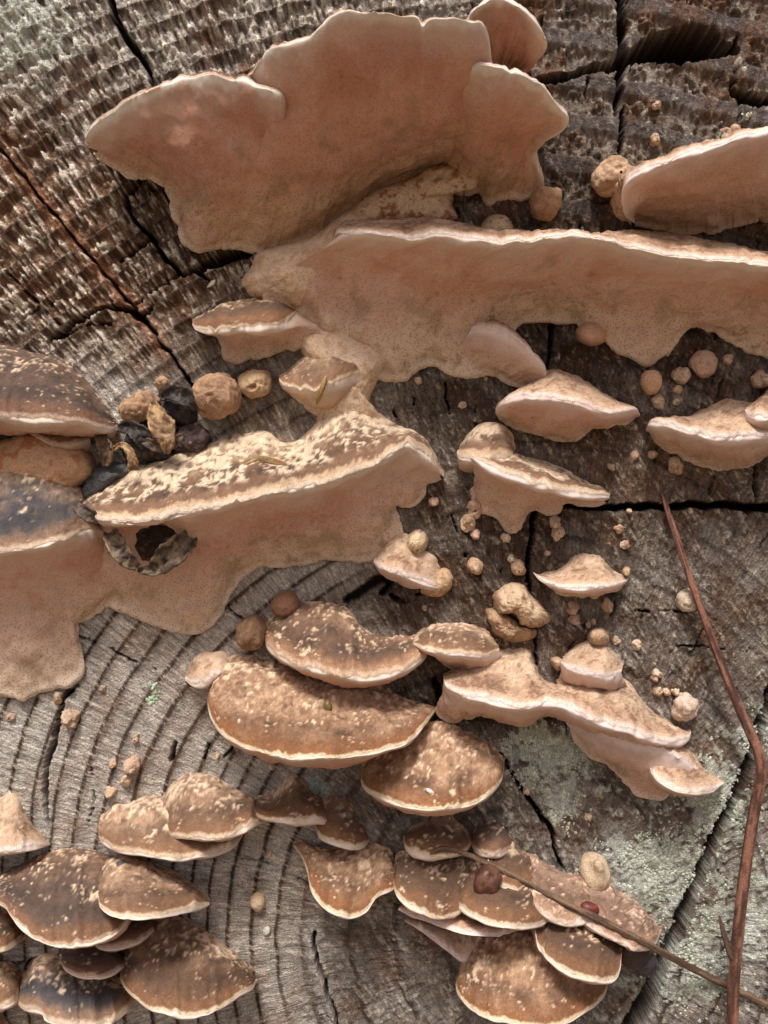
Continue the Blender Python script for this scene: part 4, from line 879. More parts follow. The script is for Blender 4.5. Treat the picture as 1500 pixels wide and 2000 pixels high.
# bottom-left group
topcap(40, 1600, "conical tan bracket with dark patch at the left side, alone on ringed wood",
       [(-70, 1620), (-30, 1570), (0, 1540), (20, 1534), (40, 1550), (52, 1590), (75, 1620), (98, 1645)],
       [(-72, 1640), (-40, 1655), (0, 1664), (40, 1660), (75, 1652), (98, 1648)], 95, 'pale', lip=9, bulge=-0.05)
topcap(110, 1700, "broad dark cap sprinkled with cream granules, a greyer cap overlapping its right half",
       [(-60, 1720), (0, 1705), (40, 1690), (75, 1668), (120, 1655), (165, 1652), (205, 1665), (235, 1700), (252, 1750)],
       [(-60, 1745, 40), (0, 1766, 110), (20, 1785, 150), (40, 1812, 185), (75, 1832, 205), (115, 1845, 212), (160, 1845, 208), (205, 1834, 190), (240, 1808, 150), (254, 1780, 100)], 200, 'fleckdark', lip=6)
topcap(280, 1720, "grey-tan cap with a dark round pit, overlapping the broad sprinkled cap",
       [(194, 1740), (198, 1700), (215, 1676), (250, 1668), (290, 1680), (330, 1698), (365, 1722), (390, 1745), (408, 1765)],
       [(192, 1748, 130), (195, 1768, 170), (215, 1784, 200), (250, 1792, 210), (295, 1790, 200), (340, 1784, 165), (380, 1775, 110), (409, 1764, 40)], 180, 'tan', lip=7, bulge=0.16)
topcap(370, 1850, "large reddish-brown cap freckled with white rings at the foot of the ringed wood",
       [(238, 1880), (245, 1835), (270, 1800), (310, 1790), (355, 1790), (400, 1810), (440, 1850), (480, 1890), (500, 1920)],
       [(234, 1890), (238, 1918), (262, 1945), (300, 1970), (345, 1984), (390, 1982), (430, 1968), (465, 1945), (492, 1930), (501, 1912)], 200, 'brown', lip=6, bulge=0.16)
topcap(240, 1820, "narrow olive-brown cap edge wedged between the sprinkled and reddish caps",
       [(180, 1820), (220, 1790), (260, 1785), (298, 1795)], [(182, 1840, 60), (195, 1852, 100), (230, 1850, 120), (270, 1838, 110), (300, 1815, 60)], 90, 'dark', lip=5)
topcap(180, 1860, "shaded dark brown cap below the broad sprinkled cap",
       [(120, 1875), (130, 1850), (170, 1835), (220, 1840), (245, 1870)], [(120, 1880, 60), (130, 1895, 100), (165, 1908, 125), (205, 1908, 125), (238, 1890, 90), (246, 1872, 40)], 100, 'dark', lip=5)
topcap(140, 1910, "blue-black cap with pink crusty ridge and cream rim at the bottom",
       [(34, 1930), (45, 1900), (70, 1870), (105, 1855), (150, 1865), (200, 1885), (240, 1910), (262, 1940)],
       [(30, 1938), (32, 1955), (50, 1970), (80, 1978), (90, 1992), (130, 2002), (175, 2006), (220, 1992), (250, 1968), (264, 1945)], 160, 'blue', lip=7)
topcap(0, 1820, "reddish-brown cap edge at the left side below the sprinkled cap",
       [(-90, 1790), (-40, 1780), (0, 1775), (25, 1790), (44, 1815)], [(-90, 1830), (-40, 1852), (0, 1856), (25, 1846), (45, 1826)], 110, 'brown', lip=6)
topcap(0, 1920, "pale-edged brown cap at the left side below the reddish edge",
       [(-90, 1900), (-40, 1880), (0, 1872), (30, 1885), (46, 1910)], [(-90, 1950), (-40, 1968), (0, 1968), (28, 1955), (46, 1918)], 110, 'tan', lip=7)
topcap(-10, 1985, "pale cap corner at the lowest left",
       [(-90, 1990), (-40, 1975), (0, 1972), (14, 1990)], [(-90, 2040), (-40, 2040), (0, 2025), (16, 1998)], 80, 'pale', lip=7)

# ================================================================== knobs, buds and lumps
def knob(name, label, cat, x, y, r, length, lean=(0, 0.5), colours=(lin(190, 152, 116), lin(140, 100, 70)), prof=None, group=None, rough=1.0, mat=None, mouth=False, depth=None, flat=0.0):
    """a rounded peg growing out of the wood: axis leans from straight out"""
    _seed[0] += 3; seed = _seed[0]
    d0 = (wood_h(x, y) if depth is None else depth)
    ax = np.array([lean[0], -1.0, -lean[1]]); ax /= np.linalg.norm(ax)
    # aim the tip at (x, y)
    tip = to_world(np.array([x, y, d0 + length * 0.75])) / S
    base = tip - ax * (length * 0.75 + d0 * 0 + 6)
    e1 = np.cross(ax, [0, 0, 1.0]); e1 /= np.linalg.norm(e1); e2 = np.cross(ax, e1)
    prof = prof or [(0, .75), (.15, .92), (.4, 1.0), (.65, .97), (.82, .8), (.93, .52), (1.0, 0.02)]
    if mouth: prof = [(0, .75), (.15, .95), (.45, 1.0), (.7, .9), (.85, .62), (.92, .4), (.95, .28), (.88, .2), (.8, .02)]
    pa = np.array(prof)
    nv = int(np.clip(r * 1.1, 16, 46)); nu = int(np.clip(r * 2.0, 24, 84))
    rk = np.random.RandomState(seed); lean = (lean[0] + rk.uniform(-.25, .25), lean[1] + rk.uniform(-.2, .3))
    tt = np.linspace(0, 1, len(pa)); uu = np.linspace(0, 1, nv)
    zz = np.interp(uu, tt, pa[:, 0]); rr = np.interp(uu, tt, pa[:, 1])
    th = np.linspace(0, 2 * np.pi, nu, endpoint=False)
    full = length + 8
    G = base[None, None] + ax * (zz * full)[None, :, None] + r * rr[None, :, None] * (np.cos(th)[:, None, None] * e1 * rk.uniform(.85, 1.15) + np.sin(th)[:, None, None] * e2 * rk.uniform(.85, 1.2))
    N = grid_normals(G, True)
    ctr = base + ax * full * 0.5
    if ((G - ctr) * N).sum(-1).mean() < 0: N = -N; fl = True
    else: fl = False
    P = G.reshape(-1, 3)
    n1 = fb3(P / max(5.0, r * 0.95), seed, 3).reshape(nu, nv); n2 = fb3(P / max(2.6, r * 0.2), seed + 3, 3).reshape(nu, nv)
    wd_, _v = worley(P / (r * 0.95), seed + 2)
    ds = (n1 * 0.34 * r + n2 * 0.09 * r + (0.5 - wd_.reshape(nu, nv)) * 0.18 * r) * rough; ds[:, -1] = ds[:, -1].mean()
    G = G + N * ds[..., None]
    cc = mix(colours[0][None], colours[1][None], sst(-0.1, 0.4, (n1 * 0.6 + n2 * 0.6).ravel())) * (1 + 0.15 * n2.ravel())[:, None]
    N = grid_normals(G, True); N = -N if fl else N
    N[:, -1] = ax if not mouth else N[:, -2].mean(0)
    Fq = grid_faces(nu, nv, True)
    if fl: Fq = Fq[:, ::-1]
    og_ = base * S
    o = build_mesh(name, G.reshape(-1, 3) * S, Fq, cc, mat or MAT_CAP, None, N.reshape(-1, 3), origin=og_)
    return tag(o, label, cat, group)

TAN = (lin(204, 166, 128), lin(160, 118, 84)); BRN = (lin(160, 124, 96), lin(186, 146, 108)); PINK = (lin(206, 172, 148), lin(176, 138, 112))
knob("button_fungus", "barrel-shaped brown fungus knob beside the tip of the dark zoned shelf", "fungus knob", 258, 800, 30, 74, (-0.55, 0.45), BRN)
knob("button_fungus", "largest barrel-shaped brown fungus knob right of the black rot", "fungus knob", 414, 782, 36, 84, (-0.25, 0.55), BRN)
knob("button_fungus", "round tan knob with a small hole at its tip, right of barrel knob", "fungus knob", 496, 754, 27, 58, (0, 0.4), (lin(190, 158, 120), lin(168, 128, 88)), mouth=True)
knob("button_fungus", "tiny tan knob above the black rot", "fungus knob", 315, 749, 12, 22, (0, .3), TAN)
knob("button_fungus", "brown disc-like knob at the crown of the flecked stacked cap", "fungus knob", 555, 1185, 25, 50, (0, 0.2), (lin(150, 108, 82), lin(134, 94, 70)), rough=0.5)
knob("button_fungus", "olive-brown knob on the back of the widest cap", "fungus knob", 488, 1250, 30, 62, (0, 0.5), (lin(128, 96, 70), lin(150, 114, 84)), rough=0.6)
knob("button_fungus", "round wrinkled tan knob touching the smooth pink shelf", "fungus knob", 1206, 342, 38, 60, (0, .2), (lin(206, 172, 138), lin(158, 122, 92)))
knob("button_fungus", "round rusty-tan knob at the right corner of the largest shelf", "fungus knob", 1069, 392, 30, 48, (0, .3), (lin(190, 150, 114), lin(160, 120, 88)))
knob("button_fungus", "lumpy tan knob right of the long shelf's lower fringe", "fungus knob", 1378, 711, 22, 36, (0, .2), PINK)
knob("button_fungus", "smooth peach-tan knob below the long shelf's fringe", "fungus knob", 1276, 748, 21, 34, (0, .3), (lin(214, 172, 136), lin(196, 150, 112)), rough=.6)
knob("button_fungus", "onion-shaped tan knob with a nipple tip on lichened wood", "fungus knob", 1170, 1692, 32, 50, (0.1, -0.9), (lin(208, 182, 150), lin(176, 148, 116)), rough=.35, prof=[(0, .8), (.12, 1), (.32, 1.02), (.5, .85), (.64, .52), (.74, .34), (.88, .27), (1, .02)])
knob("button_fungus", "pale grey-pink knob with three bulges beside the pale cascade", "fungus knob", 1343, 1388, 22, 34, (0, .3), (lin(214, 192, 174), lin(188, 160, 138)), rough=1.5)
knob("button_fungus", "cream knob split by the long bent stem", "fungus knob", 1347, 1176, 19, 28, (0, .2), (lin(210, 192, 166), lin(168, 144, 118)))
knob("button_fungus", "round cream button in the middle of the ringed wood", "fungus knob", 502, 1768, 15, 20, (0, .2), (lin(214, 186, 150), lin(196, 164, 128)), rough=.5)
knob("button_fungus", "dark grey round bead in the pit of the grey-tan cap", "fungus knob", 232, 1696, 9, 12, (0, .2), (lin(92, 90, 92), lin(70, 66, 66)), rough=.4, depth=70)
SPOTS = [(1290, 235, "near the top-right cracks"), (1430, 255, "just above the smooth pink shelf"), (1350, 720, "below the long shelf's fringe"), (1300, 780, "between the two lens-shaped brackets"), (1290, 900, "under the lens-shaped bracket by the side"),
         (925, 1025, "under the two-tiered bracket"), (1090, 1035, "hanging below the two-tiered bracket's right end"), (930, 1110, "right of the small bracket under the cream-crusted shelf"), (1010, 1105, "beside the hat-shaped bracket's left brim"),
         (1215, 1080, "around the hat-shaped bracket's right brim"), (1140, 1205, "below the hat-shaped bracket"), (1220, 1258, "above the tiered cone-shaped bracket"), (1300, 1345, "right of the pale cascade"), (1120, 1570, "on wood below the pale cascade"),
         (130, 1390, "below the left hanging pore sheet"), (240, 1520, "on ringed wood above the lumpy brown caps"), (500, 1600, "near the pointed-crown cap"), (880, 770, "below the long shelf's ear lobe"), (840, 985, "beside the cream-crusted shelf's right tip"), (1290, 1000, "along the long straight crack")]
def bud_label(x, y, r):
    w_ = min(SPOTS, key=lambda q: (q[0] - x) ** 2 + (q[1] - y) ** 2)[2]
    return ("tiny" if r < 10 else "pea-sized") + " round tan fungus bud " + w_
for (x, y, r, l) in [(930, 1113, 15, 22), (1190, 1190, 12, 16), (1122, 1195, 13, 18), (1126, 1216, 11, 14), (1092, 1045, 13, 20), (1086, 1025, 11, 18), (1288, 786, 13, 18), (1332, 736, 14, 18), (1424, 702, 10, 12), (1496, 745, 16, 22),
                     (912, 1028, 17, 22), (928, 998, 16, 22), (930, 1048, 9, 11), (1320, 912, 14, 16), (1275, 890, 8, 9), (1242, 894, 9, 10), (1210, 1035, 8, 9), (1220, 1066, 8, 10), (1226, 1120, 9, 10), (1196, 914, 7, 8),
                     (847, 985, 9, 12), (988, 1052, 8, 9), (1012, 1112, 14, 24), (1070, 1083, 7, 8), (1282, 272, 9, 12), (1283, 205, 8, 10), (1420, 260, 13, 14), (1440, 252, 10, 12), (135, 1408, 17, 26), (112, 1364, 10, 14), (254, 1503, 15, 20), (246, 1528, 9, 12), (211, 1554, 11, 14), (218, 1496, 8, 10),
                     (264, 1446, 8, 10), (18, 1404, 8, 10), (200, 1346, 6, 7), (1282, 1328, 7, 8), (1285, 1352, 8, 10), (1302, 1353, 8, 10), (1322, 1354, 9, 10), (1285, 1318, 9, 11), (1246, 1262, 9, 10), (1205, 1254, 7, 8), (1150, 1598, 7, 8), (1030, 1548, 7, 8), (1146, 776, 0, 0), (1325, 762, 8, 9), (1322, 786, 7, 8), (1305, 690, 7, 8),
                     (526, 1671, 6, 7), (455, 1665, 0, 0), (903, 792, 8, 9), (818, 745, 7, 8), (1000, 1095, 9, 12), (1160, 1218, 6, 7), (1150, 1222, 5, 6), (965, 1612, 6, 8), (424, 1480, 6, 6), (530, 1500, 6, 7), (1230, 1000, 5, 6), (1350, 1000, 5, 6), (1115, 970, 6, 8), (830, 1190, 6, 7), (950, 740, 5, 6)]:
    hv = (x * 7 + y * 3) % 7
    if r: knob("fungus_bud", bud_label(x, y, r), "fungus bud", x, y, r, l * (1.3 if hv < 3 else 0.9), (0, .35), [(lin(206, 174, 142), lin(170, 132, 100)), PINK, (lin(218, 192, 164), lin(164, 126, 96)), (lin(190, 158, 130), lin(210, 184, 158))][hv % 4], rough=1.25 + 0.12 * hv,
                mouth=(hv == 5), prof=[(0, 1.0), (.2, 1.0), (.45, .86), (.65, .66), (.82, .5), (.94, .3), (1, .02)] if hv < 3 else None, group="small buds scattered over the bare wood")
# the folded lump between the hat-shaped bracket and the cascade
o_, og = fungus(1012, 1200, "folded knotty tan lump like a closed fist beside a vertical crack", 'fungus lump', 'fungus_lump')
lump("fold", o_, og, [(962, 1180), (968, 1152), (992, 1136), (1020, 1138), (1040, 1165), (1068, 1192), (1074, 1212), (1052, 1226), (1020, 1222), (1000, 1200), (975, 1200)], 66, colours=(lin(206, 176, 142), lin(150, 112, 82)), noise_scale=18, tilt=(0, 0.15), rough=1.5, cells=22)
lump("fold", o_, og, [(950, 1190), (975, 1190), (1000, 1208), (1030, 1226), (1052, 1232), (1040, 1250), (1000, 1254), (968, 1240), (952, 1215)], 44, colours=(lin(180, 146, 112), lin(132, 98, 72)), noise_scale=16, rough=1.6, cells=18)

# ================================================================== the black rot between the left shelves
def lump_thing(name, label, cat, poly, h, **k):
    c = np.array(poly, float).mean(0); og_ = base_of(c[0], c[1])
    o = lump(name, None, og_, poly, h, **k); return tag(o, label, cat)
BLK = (lin(62, 58, 60), lin(92, 74, 62))
lump_thing("black_rot_lump", "smooth blue-black rotten lump below the barrel knob", "rotten fungus", [(238, 880), (250, 840), (285, 815), (325, 830), (340, 870), (328, 900), (280, 912), (248, 906)], 58, cells=20, colours=BLK, thr=.3, noise_scale=22, rough=2.2)
lump_thing("black_rot_lump", "blue-black rotten lump between the dried scrap and the largest knob", "rotten fungus", [(312, 785), (335, 765), (368, 772), (385, 800), (378, 830), (345, 832), (318, 812)], 44, cells=16, colours=BLK, thr=.3, noise_scale=22, rough=2.2)
lump_thing("black_rot_lump", "purplish-black rotten lump with pale specks touching the cream crust", "rotten fungus", [(345, 835), (372, 822), (398, 835), (412, 858), (400, 884), (360, 892), (338, 878)], 56, cells=14, colours=(lin(78, 62, 60), lin(160, 130, 106)), thr=.42, noise_scale=16, rough=1.8)
lump_thing("black_rot_lump", "slate-grey rotten lump tucked under the cream crust's left end", "rotten fungus", [(150, 960), (165, 930), (200, 905), (245, 905), (262, 918), (220, 950), (180, 985), (158, 985)], 70, colours=(lin(92, 92, 94), lin(70, 68, 70)), thr=.2, noise_scale=18, rough=1.8)
lump_thing("black_rot_lump", "black crumbling hollow edge under the dark zoned shelf", "rotten fungus", [(-40, 830), (10, 815), (40, 830), (52, 862), (40, 885), (0, 892), (-40, 890)], 40, colours=BLK, thr=.4, noise_scale=18)

# ================================================================== stems, needles, seeds and scraps lying on the fungi
bpy.context.view_layer.update()
_dg = bpy.context.evaluated_depsgraph_get()
from mathutils import Vector
def surf(x, y, default=0.0):
    """depth of whatever stands in front of the wood at grid point (x, y)"""
    c = Vector((0, -D * S, 0)); t = Vector(base_of(x, y)); dr = (t - c).normalized()
    hit, loc, *_ = sc.ray_cast(_dg, c, dr)
    return -loc.y / S if hit else default

def tube(name, pts, radii, colours, mat, origin=None, parent=None, groove=0.0, nu=None, ns=14, bumps=0.05, flat=1.0):
    _seed[0] += 3; seed = _seed[0]
    p = np.array([list(q) + [r] for q, r in zip(pts, radii)], float)
    L = np.linalg.norm(np.diff(p[:, :2], axis=0), axis=1).sum(); nu = nu or int(np.clip(L / 5, 8, 260))
    q = cr_spline(p, nu); c = to_world(q[:, :3]) / S; r = q[:, 3]
    t = np.gradient(c, axis=0); t /= np.linalg.norm(t, axis=1, keepdims=True)
    out = np.array([0, -1.0, 0]); a = np.cross(t, out); a /= np.linalg.norm(a, axis=1, keepdims=True); b = np.cross(a, t)
    th = np.linspace(0, 2 * np.pi, ns, endpoint=False)
    rr = r[:, None] * (1 - groove * np.exp(-((np.abs((th[None] - np.pi / 2 + np.pi) % (2 * np.pi) - np.pi)) / 0.42) ** 2))
    s_ = np.arange(nu) * L / nu
    rr = rr * (1 + bumps * fb2(s_[:, None] / 18 + 0 * th, np.cos(th)[None] * 1.5 + 0 * s_[:, None], seed, 2) + bumps * fb2(s_[:, None] / 6 + 0 * th, np.sin(th)[None] * 2 + 0 * s_[:, None], seed + 2, 2))
    endf = np.ones(nu); endf[0] = 0.05; endf[-1] = 0.05; endf[1] = 0.7; endf[-2] = 0.7; rr = rr * endf[:, None]
    G = c[:, None] + rr[..., None] * (np.cos(th)[None, :, None] * a[:, None] + flat * np.sin(th)[None, :, None] * b[:, None])
    nn = fb2(s_[:, None] / 60 + 0 * th, th[None] * 2.4 + 0 * s_[:, None], seed + 4, 3) * 1.3 + 0.4 * fb2(s_[:, None] / 14 + 0 * th, th[None] * 1.5 + 0 * s_[:, None], seed + 6, 2)
    cc = mix(colours[0][None, None], colours[1][None, None], sst(-0.25, 0.35, nn))
    Gt = G.transpose(1, 0, 2)
    og_ = origin if origin is not None else tuple(c[0] * S)
    Fq = grid_faces(ns, nu, True)
    N = grid_normals(Gt, True); ctr = c[None]
    if ((Gt - ctr) * N).sum(-1).mean() < 0: N = -N; Fq = Fq[:, ::-1]
    return build_mesh(name, Gt.reshape(-1, 3) * S, Fq, cc.transpose(1, 0, 2).reshape(-1, 3), mat, parent, N.reshape(-1, 3), origin=og_), og_

STEM = (lin(140, 94, 74), lin(80, 50, 40))
pts = [(1296, 962, 4), (1300, 985, 18), (1318, 1040, 26), (1346, 1125, 34), (1376, 1210, 40), (1412, 1305, 44), (1440, 1375, 50), (1466, 1432, 58), (1482, 1472, 62), (1486, 1515, 60), (1474, 1580, 56), (1458, 1680, 52), (1446, 1780, 50), (1436, 1880, 50), (1431, 1960, 52), (1430, 2080, 54)]
rad = [4, 5, 6, 6.5, 7, 8, 8.5, 9.5, 10, 10, 10, 10, 10.5, 10.5, 10.5, 10.5]
root = empty("dry_twig", base_of(1300, 985, 10)); tag(root, "long bent reddish-brown dry stem hanging from the straight crack", "stem")
tube("stalk", pts, rad, STEM, MAT_TWIG, origin=tuple(root.location), parent=root, groove=0.35)
tube("side_sprig", [(1437, 1880, 52), (1426, 1862, 50), (1414, 1825, 46), (1404, 1786, 40)], [6, 6, 5, 2], (lin(96, 74, 58), lin(70, 52, 42)), MAT_TWIG, origin=tuple(root.location), parent=root)
path = [(838, 1670), (862, 1657), (900, 1664), (960, 1690), (1030, 1724), (1100, 1762), (1180, 1800), (1260, 1842), (1340, 1885), (1420, 1925), (1510, 1968), (1600, 2010)]
dz = [surf(*p) + 6 for p in path]
for k in range(1, len(dz) - 1): dz[k] = max(dz[k], 0.5 * (dz[k - 1] + dz[k + 1]) - 14)
o, _ = tube("dry_twig", [(x, y, d) for (x, y), d in zip(path, dz)], [2.5, 4, 4.5, 5, 5, 5.5, 6, 6, 6.5, 6.5, 6.5, 6.5], (lin(122, 96, 72), lin(84, 62, 48)), MAT_TWIG, bumps=0.12)
tag(o, "thin straight dry stem lying across the brown caps, passing under the bent stem", "stem")
a_, b_ = surf(637, 738), surf(618, 790)
o, _ = tube("pine_needle", [(638, 732, max(a_, surf(628, 762)) + 8), (628, 762, surf(628, 762) + 8), (618, 792, max(b_, surf(628, 762) - 14) + 8)], [3.5, 5, 4], (lin(166, 136, 74), lin(120, 92, 48)), MAT_TWIG, groove=0.5)
tag(o, "short yellowish pine needle stuck on the tooth-like bracket", "needle")
o, _ = tube("bark_splinter", [(476, 908, surf(476, 908) + 2), (510, 896, surf(510, 896) + 12), (560, 906, surf(560, 906) + 5)], [4, 7, 4], (lin(196, 168, 116), lin(140, 104, 66)), MAT_TWIG, flat=0.5)
tag(o, "yellowish splinter lying on the cream-crusted shelf", "splinter")
o, _ = tube("plant_chip", [(404, 562, wood_h(404, 562) + 4), (416, 552, wood_h(416, 552) + 6), (420, 545, wood_h(418, 546) + 4)], [3, 5, 2], (lin(200, 196, 176), lin(150, 140, 118)), MAT_TWIG, flat=0.5)
tag(o, "small pale chip on the wood left of the little frosted bracket", "chip")

def seed_body(name, label, cat, x, y, rx, ry, rz, ang, colours, mat=None, scar=None, lift=0.55, d=None):
    _seed[0] += 3; sd = _seed[0]
    d = surf(x, y) if d is None else d
    c = to_world(np.array([x, y, d + rz * lift])) / S
    nu, nv = 30, 18
    th = np.linspace(0, 2 * np.pi, nu, endpoint=False); ph = np.linspace(0.02, np.pi - 0.02, nv)
    u = np.stack([np.cos(th)[:, None] * np.sin(ph), np.sin(th)[:, None] * np.sin(ph), np.cos(ph)[None] + 0 * th[:, None]], -1)
    ca, sa_ = math.cos(math.radians(ang)), math.sin(math.radians(ang))
    ex = np.array([ca, 0, -sa_]); ez = np.array([sa_, 0, ca]); ey = np.array([0, -1.0, 0])
    bump = 1 + 0.06 * fb3(u.reshape(-1, 3) * 2, sd, 2).reshape(nu, nv)
    if scar: bump = bump - scar * np.exp(-((u[..., 0] * 2.2) ** 2 + ((u[..., 1] - 0.75) * 1.6) ** 2))
    G = c + (u[..., :1] * rx * ex + u[..., 1:2] * rz * ey + u[..., 2:] * ry * ez) * bump[..., None]
    n = fb3(u.reshape(-1, 3) * 3, sd + 1, 3)
    cc = mix(colours[0][None], colours[1][None], sst(-.3, .3, n))
    N = grid_normals(G, True); Fq = grid_faces(nu, nv, True)
    if ((G - c) * N).sum(-1).mean() < 0: N = -N; Fq = Fq[:, ::-1]
    o = build_mesh(name, G.reshape(-1, 3) * S, Fq, cc, mat or MAT_SHINY, None, N.reshape(-1, 3), origin=tuple(c * S))
    return tag(o, label, cat)
seed_body("seed", "shiny chestnut-brown seed resting on a brown cap beneath the thin stem", "seed", 952, 1722, 24, 32, 24, 25, (lin(106, 68, 50), lin(74, 46, 34)), scar=0.2)
seed_body("seed", "small dark-red seed on the granular bracket beside the thin stem", "seed", 1152, 1774, 18, 11, 11, 15, (lin(124, 54, 46), lin(96, 42, 36)))
seed_body("seed", "dark purplish seed below the granular bracket's right end", "seed", 1236, 1858, 32, 32, 26, -20, (lin(72, 50, 48), lin(56, 44, 46)), mat=MAT_SHINY, d=14)
seed_body("seed", "grey-black seed half buried in lichen beside the purplish seed", "seed", 1260, 1880, 24, 24, 22, 30, (lin(76, 70, 74), lin(56, 50, 54)), mat=MAT_SHINY, d=14)
seed_body("resin_drop", "golden glassy droplet on the widest cap", "droplet", 640, 1382, 8, 12, 7, 0, (lin(120, 104, 50), lin(90, 74, 34)))
seed_body("insect_egg", "tiny white oblong speck on the rust-brown fan cap", "speck", 840, 1546, 9, 4, 4, 35, (lin(226, 220, 210), lin(206, 196, 184)))
seed_body("bead", "dark grey bead on the small drooping cap", "bead", 681, 1591, 7, 8, 6, 0, (lin(110, 102, 94), lin(84, 76, 70)))
seed_body("white_bud", "white pin-shaped bud on ringed wood right of the cream button", "bud", 521, 1818, 7, 9, 7, 20, (lin(216, 212, 198), lin(192, 186, 170)), mat=MAT_CAP)

# dried plant scraps, thin and curled
def ribbon(name, label, pts, widths, colours, cup=0.3, parent=None, og=None, thick=1.6):
    _seed[0] += 3; sd = _seed[0]
    p = np.array([list(q) + [w_] for q, w_ in zip(pts, widths)], float)
    nu = 40; q = cr_spline(p, nu); c = to_world(q[:, :3]) / S
    t = np.gradient(c, axis=0); t /= np.linalg.norm(t, axis=1, keepdims=True)
    a = np.cross(t, np.array([0.25, -1.0, 0.1])); a /= np.linalg.norm(a, axis=1, keepdims=True); b = np.cross(a, t)
    v = np.linspace(-1, 1, 13)
    G = c[:, None] + q[:, 3][:, None, None] * (v[None, :, None] * a[:, None] + cup * (v ** 2)[None, :, None] * b[:, None])
    nz = fb3(G.reshape(-1, 3) / 9, sd, 3).reshape(nu, 13); G = G + b[:, None] * (nz * q[:, 3][:, None] * 0.45)[..., None] + a[:, None] * (fb3(G.reshape(-1, 3) / 6, sd + 9, 2).reshape(nu, 13) * q[:, 3][:, None] * 0.25)[..., None]
    N = grid_normals(G)
    T = np.concatenate([G + N * thick, (G - N * thick)[:, ::-1]], 1).transpose(1, 0, 2)
    n2 = fb3(T.reshape(-1, 3) / 12, sd + 4, 3)
    cc = mix(colours[0][None], colours[1][None], sst(-.3, .3, n2))
    o = build_mesh(name, T.reshape(-1, 3) * S, grid_faces(26, nu, True), cc, MAT_TWIG, parent, origin=og or tuple(c[nu // 2] * S))
    if label: tag(o, label, "dry leaf")
    return o
def on_surface(name, label, cat, poly, rise, **k):
    pp = np.array(poly, float); c = pp.mean(0)
    pts = [c] + [c + (q - c) * 0.8 for q in pp]; dd = np.array([surf(*q) for q in pts])
    Am = np.c_[np.array(pts) - c, np.ones(len(pts))]; sol = np.linalg.lstsq(Am, dd, rcond=None)[0]
    o = lump(name, None, base_of(c[0], c[1], sol[2]), poly, sol[2] + rise, base=-500, edge=sol[2] - 6, tilt=(sol[0], sol[1]), **k)
    return tag(o, label, cat)
on_surface("rot_patch", "dark rotten hollow with scraps in the underside of the cream-crusted shelf", "rotten fungus", [(232, 1036), (270, 1030), (320, 1026), (372, 1022), (388, 1040), (372, 1068), (336, 1090), (300, 1104), (266, 1108), (244, 1082)], 2,
           colours=(lin(52, 40, 34), lin(104, 66, 46)), thr=0.3, noise_scale=18, rough=1.6)
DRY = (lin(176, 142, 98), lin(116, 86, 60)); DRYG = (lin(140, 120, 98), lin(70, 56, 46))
ribbon("dry_leaf", "crumpled tan leaf scrap standing between the black rotten lumps", [(300, 790, 60), (308, 815, 84), (318, 840, 96), (326, 862, 98), (326, 886, 92)], [6, 16, 22, 14, 4], DRY, cup=0.8)
ribbon("dry_leaf", "arched strip of dry leaf in front of the blue-black lump", [(222, 878, 70), (236, 870, 100), (250, 876, 118), (258, 896, 116), (262, 918, 104)], [5, 5, 6, 8, 9], DRY, cup=0.4)
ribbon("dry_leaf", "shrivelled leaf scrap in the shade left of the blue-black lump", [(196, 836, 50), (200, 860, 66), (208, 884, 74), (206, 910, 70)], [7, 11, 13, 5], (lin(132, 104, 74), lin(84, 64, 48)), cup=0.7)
ribbon("dry_leaf", "folded grey-brown leaf scrap stuck under the cream shelf's left lip", [(216, 1040, 96), (226, 1062, 112), (244, 1088, 118), (268, 1108, 104)], [10, 16, 15, 7], DRYG, cup=0.7)
ribbon("dry_leaf", "curled grey-brown leaf tip hanging under the cream-crusted shelf", [(376, 1040, 96), (360, 1062, 108), (332, 1086, 112), (300, 1110, 100), (270, 1112, 92)], [9, 20, 22, 12, 4], DRYG, cup=0.8)
ribbon("dry_leaf", "dark crumbled scrap between the left shelf and the cream-crusted shelf", [(150, 990, 130), (170, 1004, 140), (192, 1018, 130)], [7, 12, 6], (lin(108, 92, 76), lin(70, 58, 50)), cup=0.6)

DK = (lin(72, 62, 56), lin(44, 38, 36))
ribbon("dry_leaf", "black curled shred at the top of the rot by the largest knob", [(318, 776, 40), (340, 770, 62), (366, 780, 66), (382, 800, 58)], [6, 14, 15, 6], DK, cup=0.8)
ribbon("dry_leaf", "black folded shred under the barrel knob beside the zoned shelf", [(232, 836, 50), (256, 838, 70), (276, 852, 78), (284, 876, 72)], [6, 13, 16, 7], DK, cup=0.7)
ribbon("dry_leaf", "dark brown shred across the middle of the black rot", [(276, 858, 70), (300, 870, 84), (330, 868, 86), (356, 852, 76)], [5, 10, 11, 5], (lin(104, 80, 60), lin(58, 46, 40)), cup=0.7)

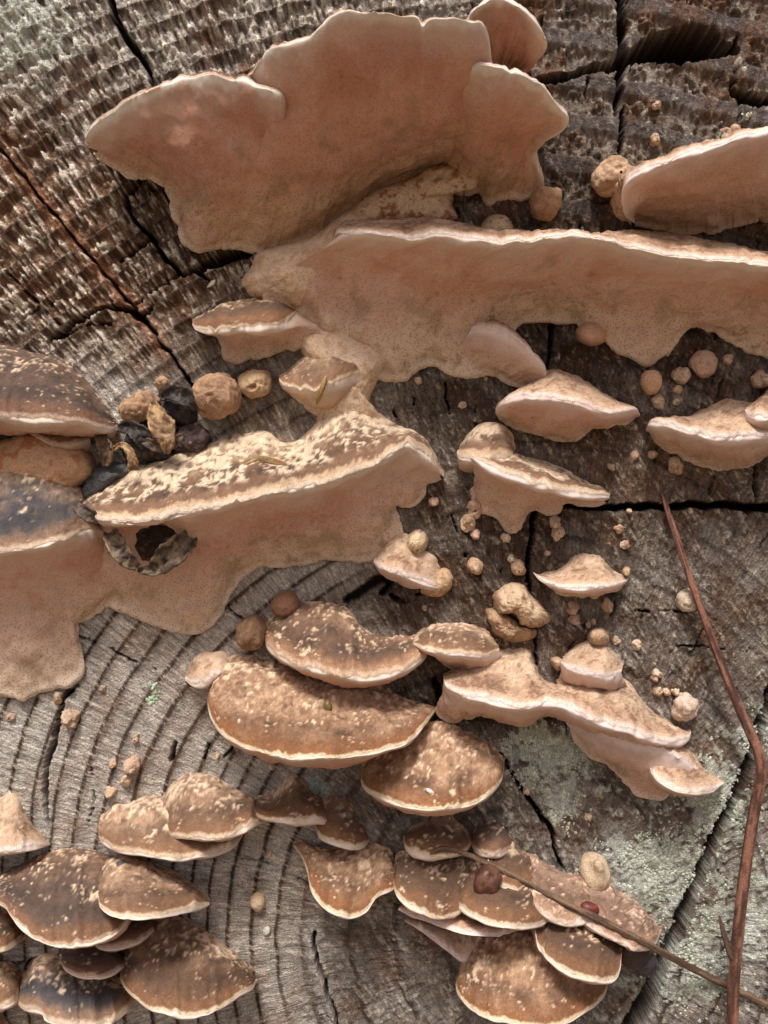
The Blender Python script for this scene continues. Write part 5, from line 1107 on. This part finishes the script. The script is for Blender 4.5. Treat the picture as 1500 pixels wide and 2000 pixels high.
# ================================================================== lichen
def lichen(label, x, y, rx, ry, n, colours, size=(1.6, 5)):
    rg = np.random.RandomState(int(x + y)); V = []; Fc = []; C = []; off = 0
    k = 0
    n = n * 2.6
    while k < n:
        px, py = x + rg.normal() * rx * 0.5, y + rg.normal() * ry * 0.5
        if fb2(np.array([px / 26]), np.array([py / 26]), 9, 2)[0] < -0.08: 
            k += 0.3; continue
        k += 1
        r = rg.uniform(*size) * rg.uniform(0.6, 1); hz = wood_h(px, py); hgt = r * rg.uniform(0.15, 0.4)
        ns = 7; a = np.linspace(0, 2 * np.pi, ns, endpoint=False) + rg.uniform(0, 6)
        rr = r * rg.uniform(0.5, 1.4, ns)
        ring0 = np.stack([px + rr * np.cos(a), py + rr * np.sin(a), np.full(ns, hz - 2)], 1)
        ring1 = np.stack([px + .75 * rr * np.cos(a), py + .75 * rr * np.sin(a), np.full(ns, hz + hgt * .8)], 1)
        top = np.array([[px, py, hz + hgt]])
        V.append(np.vstack([ring0, ring1, top]))
        for i in range(ns):
            j = (i + 1) % ns
            Fc += [(off + i, off + ns + i, off + ns + j), (off + i, off + ns + j, off + j), (off + ns + i, off + 2 * ns, off + ns + j)]
        C.append(np.repeat((mix(colours[0][None], colours[1][None], rg.uniform(0, 1, 1))) * rg.uniform(.8, 1.1), 2 * ns + 1, 0)); off += 2 * ns + 1
    og_ = base_of(x, y)
    o = build_mesh("lichen", to_world(np.vstack(V)), np.array(Fc), np.vstack(C), MAT_LICHEN, None, origin=og_)
    tag(o, label, "lichen", "patches of pale green lichen on the wood", "stuff")
LG = (lin(216, 222, 206), lin(188, 196, 174)); LY = (lin(208, 206, 178), lin(182, 178, 150))
lichen("pale green crusty lichen below the pale cascade", 1060, 1470, 110, 70, 260, LG)
lichen("yellowish lichen trailing down from the patch under the cascade", 1100, 1550, 34, 70, 110, LY)
lichen("pale grey-green lichen left of the wide diagonal crack", 1290, 1690, 140, 90, 420, LG)
lichen("pale lichen above the diagonal crack beside the bent stem", 1410, 1545, 80, 100, 260, LG)
lichen("pale lichen between the diagonal crack and the bent stem's foot", 1350, 1880, 90, 110, 240, LG)
lichen("lichen right of the bent stem's bend", 1490, 1440, 40, 70, 110, LG)
lichen("small mint-green lichen fleck on ringed wood left of the widest cap", 291, 1355, 13, 15, 34, (lin(206, 222, 190), lin(172, 196, 160)), (3, 6))
lichen("bluish-green lichen fleck between the pointed-crown and drooping caps", 622, 1532, 22, 16, 40, (lin(170, 184, 176), lin(140, 152, 144)), (3, 6))
lichen("yellow lichen specks near the top-right cracks", 1278, 220, 22, 18, 14, LY, (2, 5))
lichen("yellow lichen specks above the smooth pink shelf", 1475, 228, 16, 12, 16, LY, (3, 6))
